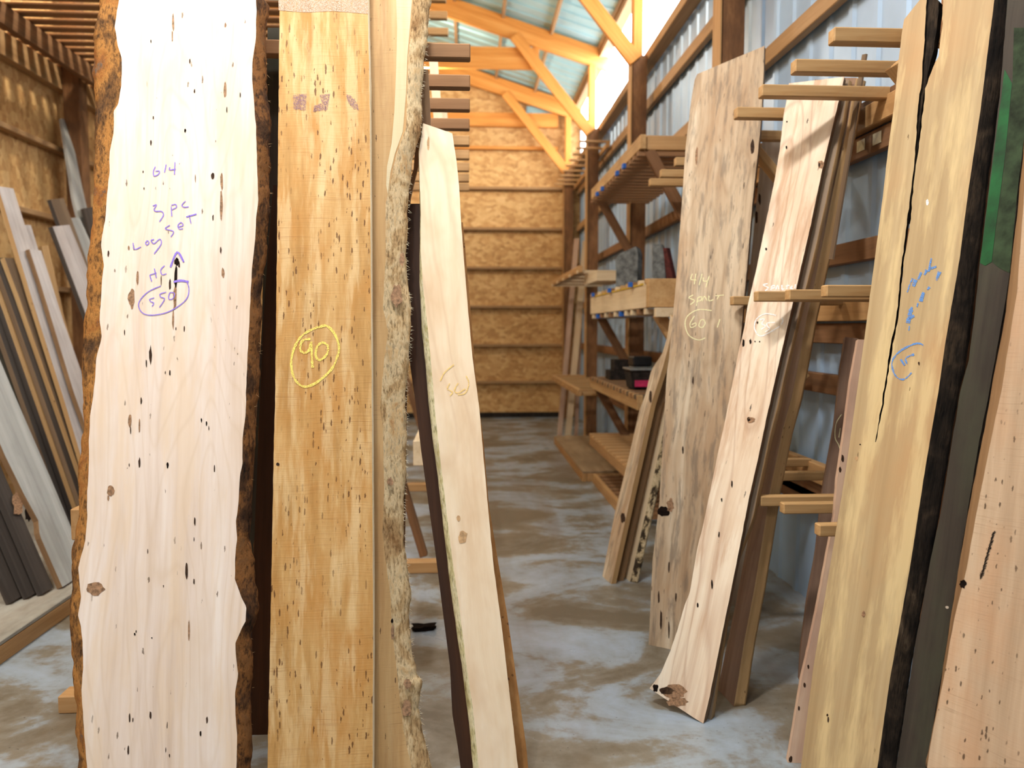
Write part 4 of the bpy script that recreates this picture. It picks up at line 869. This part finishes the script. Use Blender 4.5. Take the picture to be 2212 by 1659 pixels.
# ---------------------------------------------------------------- boards leaning on the left wall
lp = empty('platform', (-2.9, 5.5, 0), 'low grey board topped platform along the left wall', 'platform')
box('deck', (-3.6, 2.4, 0.085), (-2.09, 9.6, 0.105), 'deck_grey', lp)
box('front_rail', (-2.13, 2.4, 0.0), (-2.09, 9.6, 0.083), 'pine_shelf', lp)
def left_plane(L, bx, sl, z=0.106):
    (x0, y0) = L[len(L) // 2]
    a = (1010 - x0 - (710 - y0) / sl) / (-bx + (1.5 - z) / sl)
    A = V3((bx, F / a, z))
    return Plane([A, A + V3((-1.0, 0.0, sl)), A + V3((0.0, 1.0, 0))])
LB = [
 ('grey_board', 'light grey board with a dark knot in front of the left wall stack', (124,1274), 2.3, [(124,1274),(98,1215),(74,1160),(72,1130),(42,1075),(0,990),(-60,850)], [(164,1196),(150,1160),(100,1040),(22,860),(-30,735)], 0.03, ('plank_grey', 'brown_edge'), [(70,1095,3,3,K),(62,1110,9,16,K),(40,1085,12,30,B)]),
 ('dark_board', 'dark board left of the light grey one, rough edged', (100,1278), 2.3, [(76,1277),(0,1100),(-40,1008)], [(106,1278),(0,1035),(-40,940)], 0.03, ('plank_dark',), ()),
 ('dark_board', 'second dark board from the light grey one at the lower left', (60,1284), 2.3, [(45,1284),(0,1180),(-40,1088)], [(76,1281),(0,1104),(-40,1012)], 0.03, ('plank_dark',), ()),
 ('dark_board', 'black board at the left frame edge low on the platform', (20,1290), 2.3, [(5,1290),(-50,1165)], [(44,1286),(0,1185),(-40,1092)], 0.03, ('plank_dark',), ()),
 ('lilac_board', 'tall pale lilac board, leftmost top against the strand board', (200,1120), 3.1, [(205,1120),(130,870),(60,650),(0,450),(-14,405)], [(235,1090),(175,900),(120,730),(75,590),(45,490),(20,410)], 0.03, ('plank_lilac', 'tan_edge'), ()),
 ('lilac_board', 'pale lilac board with a stepped top, behind the tallest one', (225,1080), 3.05, [(215,1080),(120,760),(60,560),(34,488)], [(240,1070),(185,900),(110,660),(58,489)], 0.03, ('plank_lilac',), ()),
 ('lilac_board', 'lilac-brown board with white chalk marks at the left', (235,1060), 3.0, [(225,1060),(150,850),(80,620),(54,541)], [(260,1050),(186,860),(126,690),(80,544)], 0.03, ('plank_lilac', 'brown_edge'), [(66,552,8,8,B),(72,575,3,6,D)]),
 ('pale_board', 'pale board with a dark left edge beside the wall post', (240,880), 2.5, [(235,832),(185,706),(104,492)], [(270,810),(188,604),(141,488)], 0.035, ('plank_lilac', 'plank_dark'), ()),
 ('brown_board', 'brown board end rising just above the pale board', (250,860), 2.6, [(235,800),(180,650),(101,433)], [(262,780),(200,620),(130,430)], 0.03, ('plank_brown', 'plank_dark'), ()),
 ('blue_grey_board', 'bluish grey board nearest the wall post', (270,860), 2.5, [(250,760),(190,600),(142,473)], [(275,740),(205,560),(164,472)], 0.03, ('plank_grey',), ()),
 ('tan_board', 'narrow tan board between the lilac and pale boards', (210,1000), 3.0, [(200,980),(120,700),(90,532)], [(220,970),(140,690),(104,530)], 0.03, ('tan_edge',), ()),
 ('grey_stick', 'thin grey stick leaning high on the left wall post', (240,800), 3.4, [(225,700),(160,430),(133,256)], [(245,690),(181,420),(148,258)], 0.025, ('plank_grey',), ()),
 ('dark_board', 'dark brown board tip just left of the white slab bark', (270,820), 3.2, [(225,640),(190,520),(174,452)], [(245,640),(215,530),(200,448)], 0.03, ('plank_dark',), ()),
]
for k in range(5):
    dx = k * 23
    LB.append(('stacked_board', ('tan edged board in a dark stack, nearest the lilac boards', 'dark brown board, second in the stack from the lilac boards', 'thin brown board midway in the dark stack at left', 'dark grey board, fourth in the stack from the lilac boards', 'mossy dark board, last in the stack toward the frame edge')[k],
        (235 - dx * 0.85, 1165 + k * 8), 2.75, [(215 - dx * .85,1170 + k * 8),(128 - dx,920),(30 - dx,640),(0 - dx,560)], [(236 - dx * .85,1165 + k * 8),(150 - dx,920),(50 - dx,640),(20 - dx,560)], 0.03, (('plank_brown', 'tan_edge'), ('plank_dark', 'plank_brown'), ('tan_edge', 'plank_dark'), ('plank_dark', 'plank_brown'), ('dark_mossy', 'tan_edge'))[k], ()))
BX = ((-2.2, 2.3), (-2.245, 2.3), (-2.29, 2.3), (-2.335, 2.3), (-2.43, 3.05), (-2.465, 3.05), (-2.385, 3.05), (-2.6, 3.5), (-2.645, 3.5), (-2.685, 3.5), (-2.5, 3.05), (-2.77, 3.5), (-2.725, 3.5)) + tuple((-2.48 - 0.036 * k, 3.05) for k in range(5))
for i, (nm, lb, bp, k, L, R, th, mt, bl) in enumerate(LB):
    plank(nm, lb, 'board', left_plane(L, *BX[i]), L, R, th, mt, ground=(0.106, 0.106), step=0.04, blobs=bl, seed=60 + i)
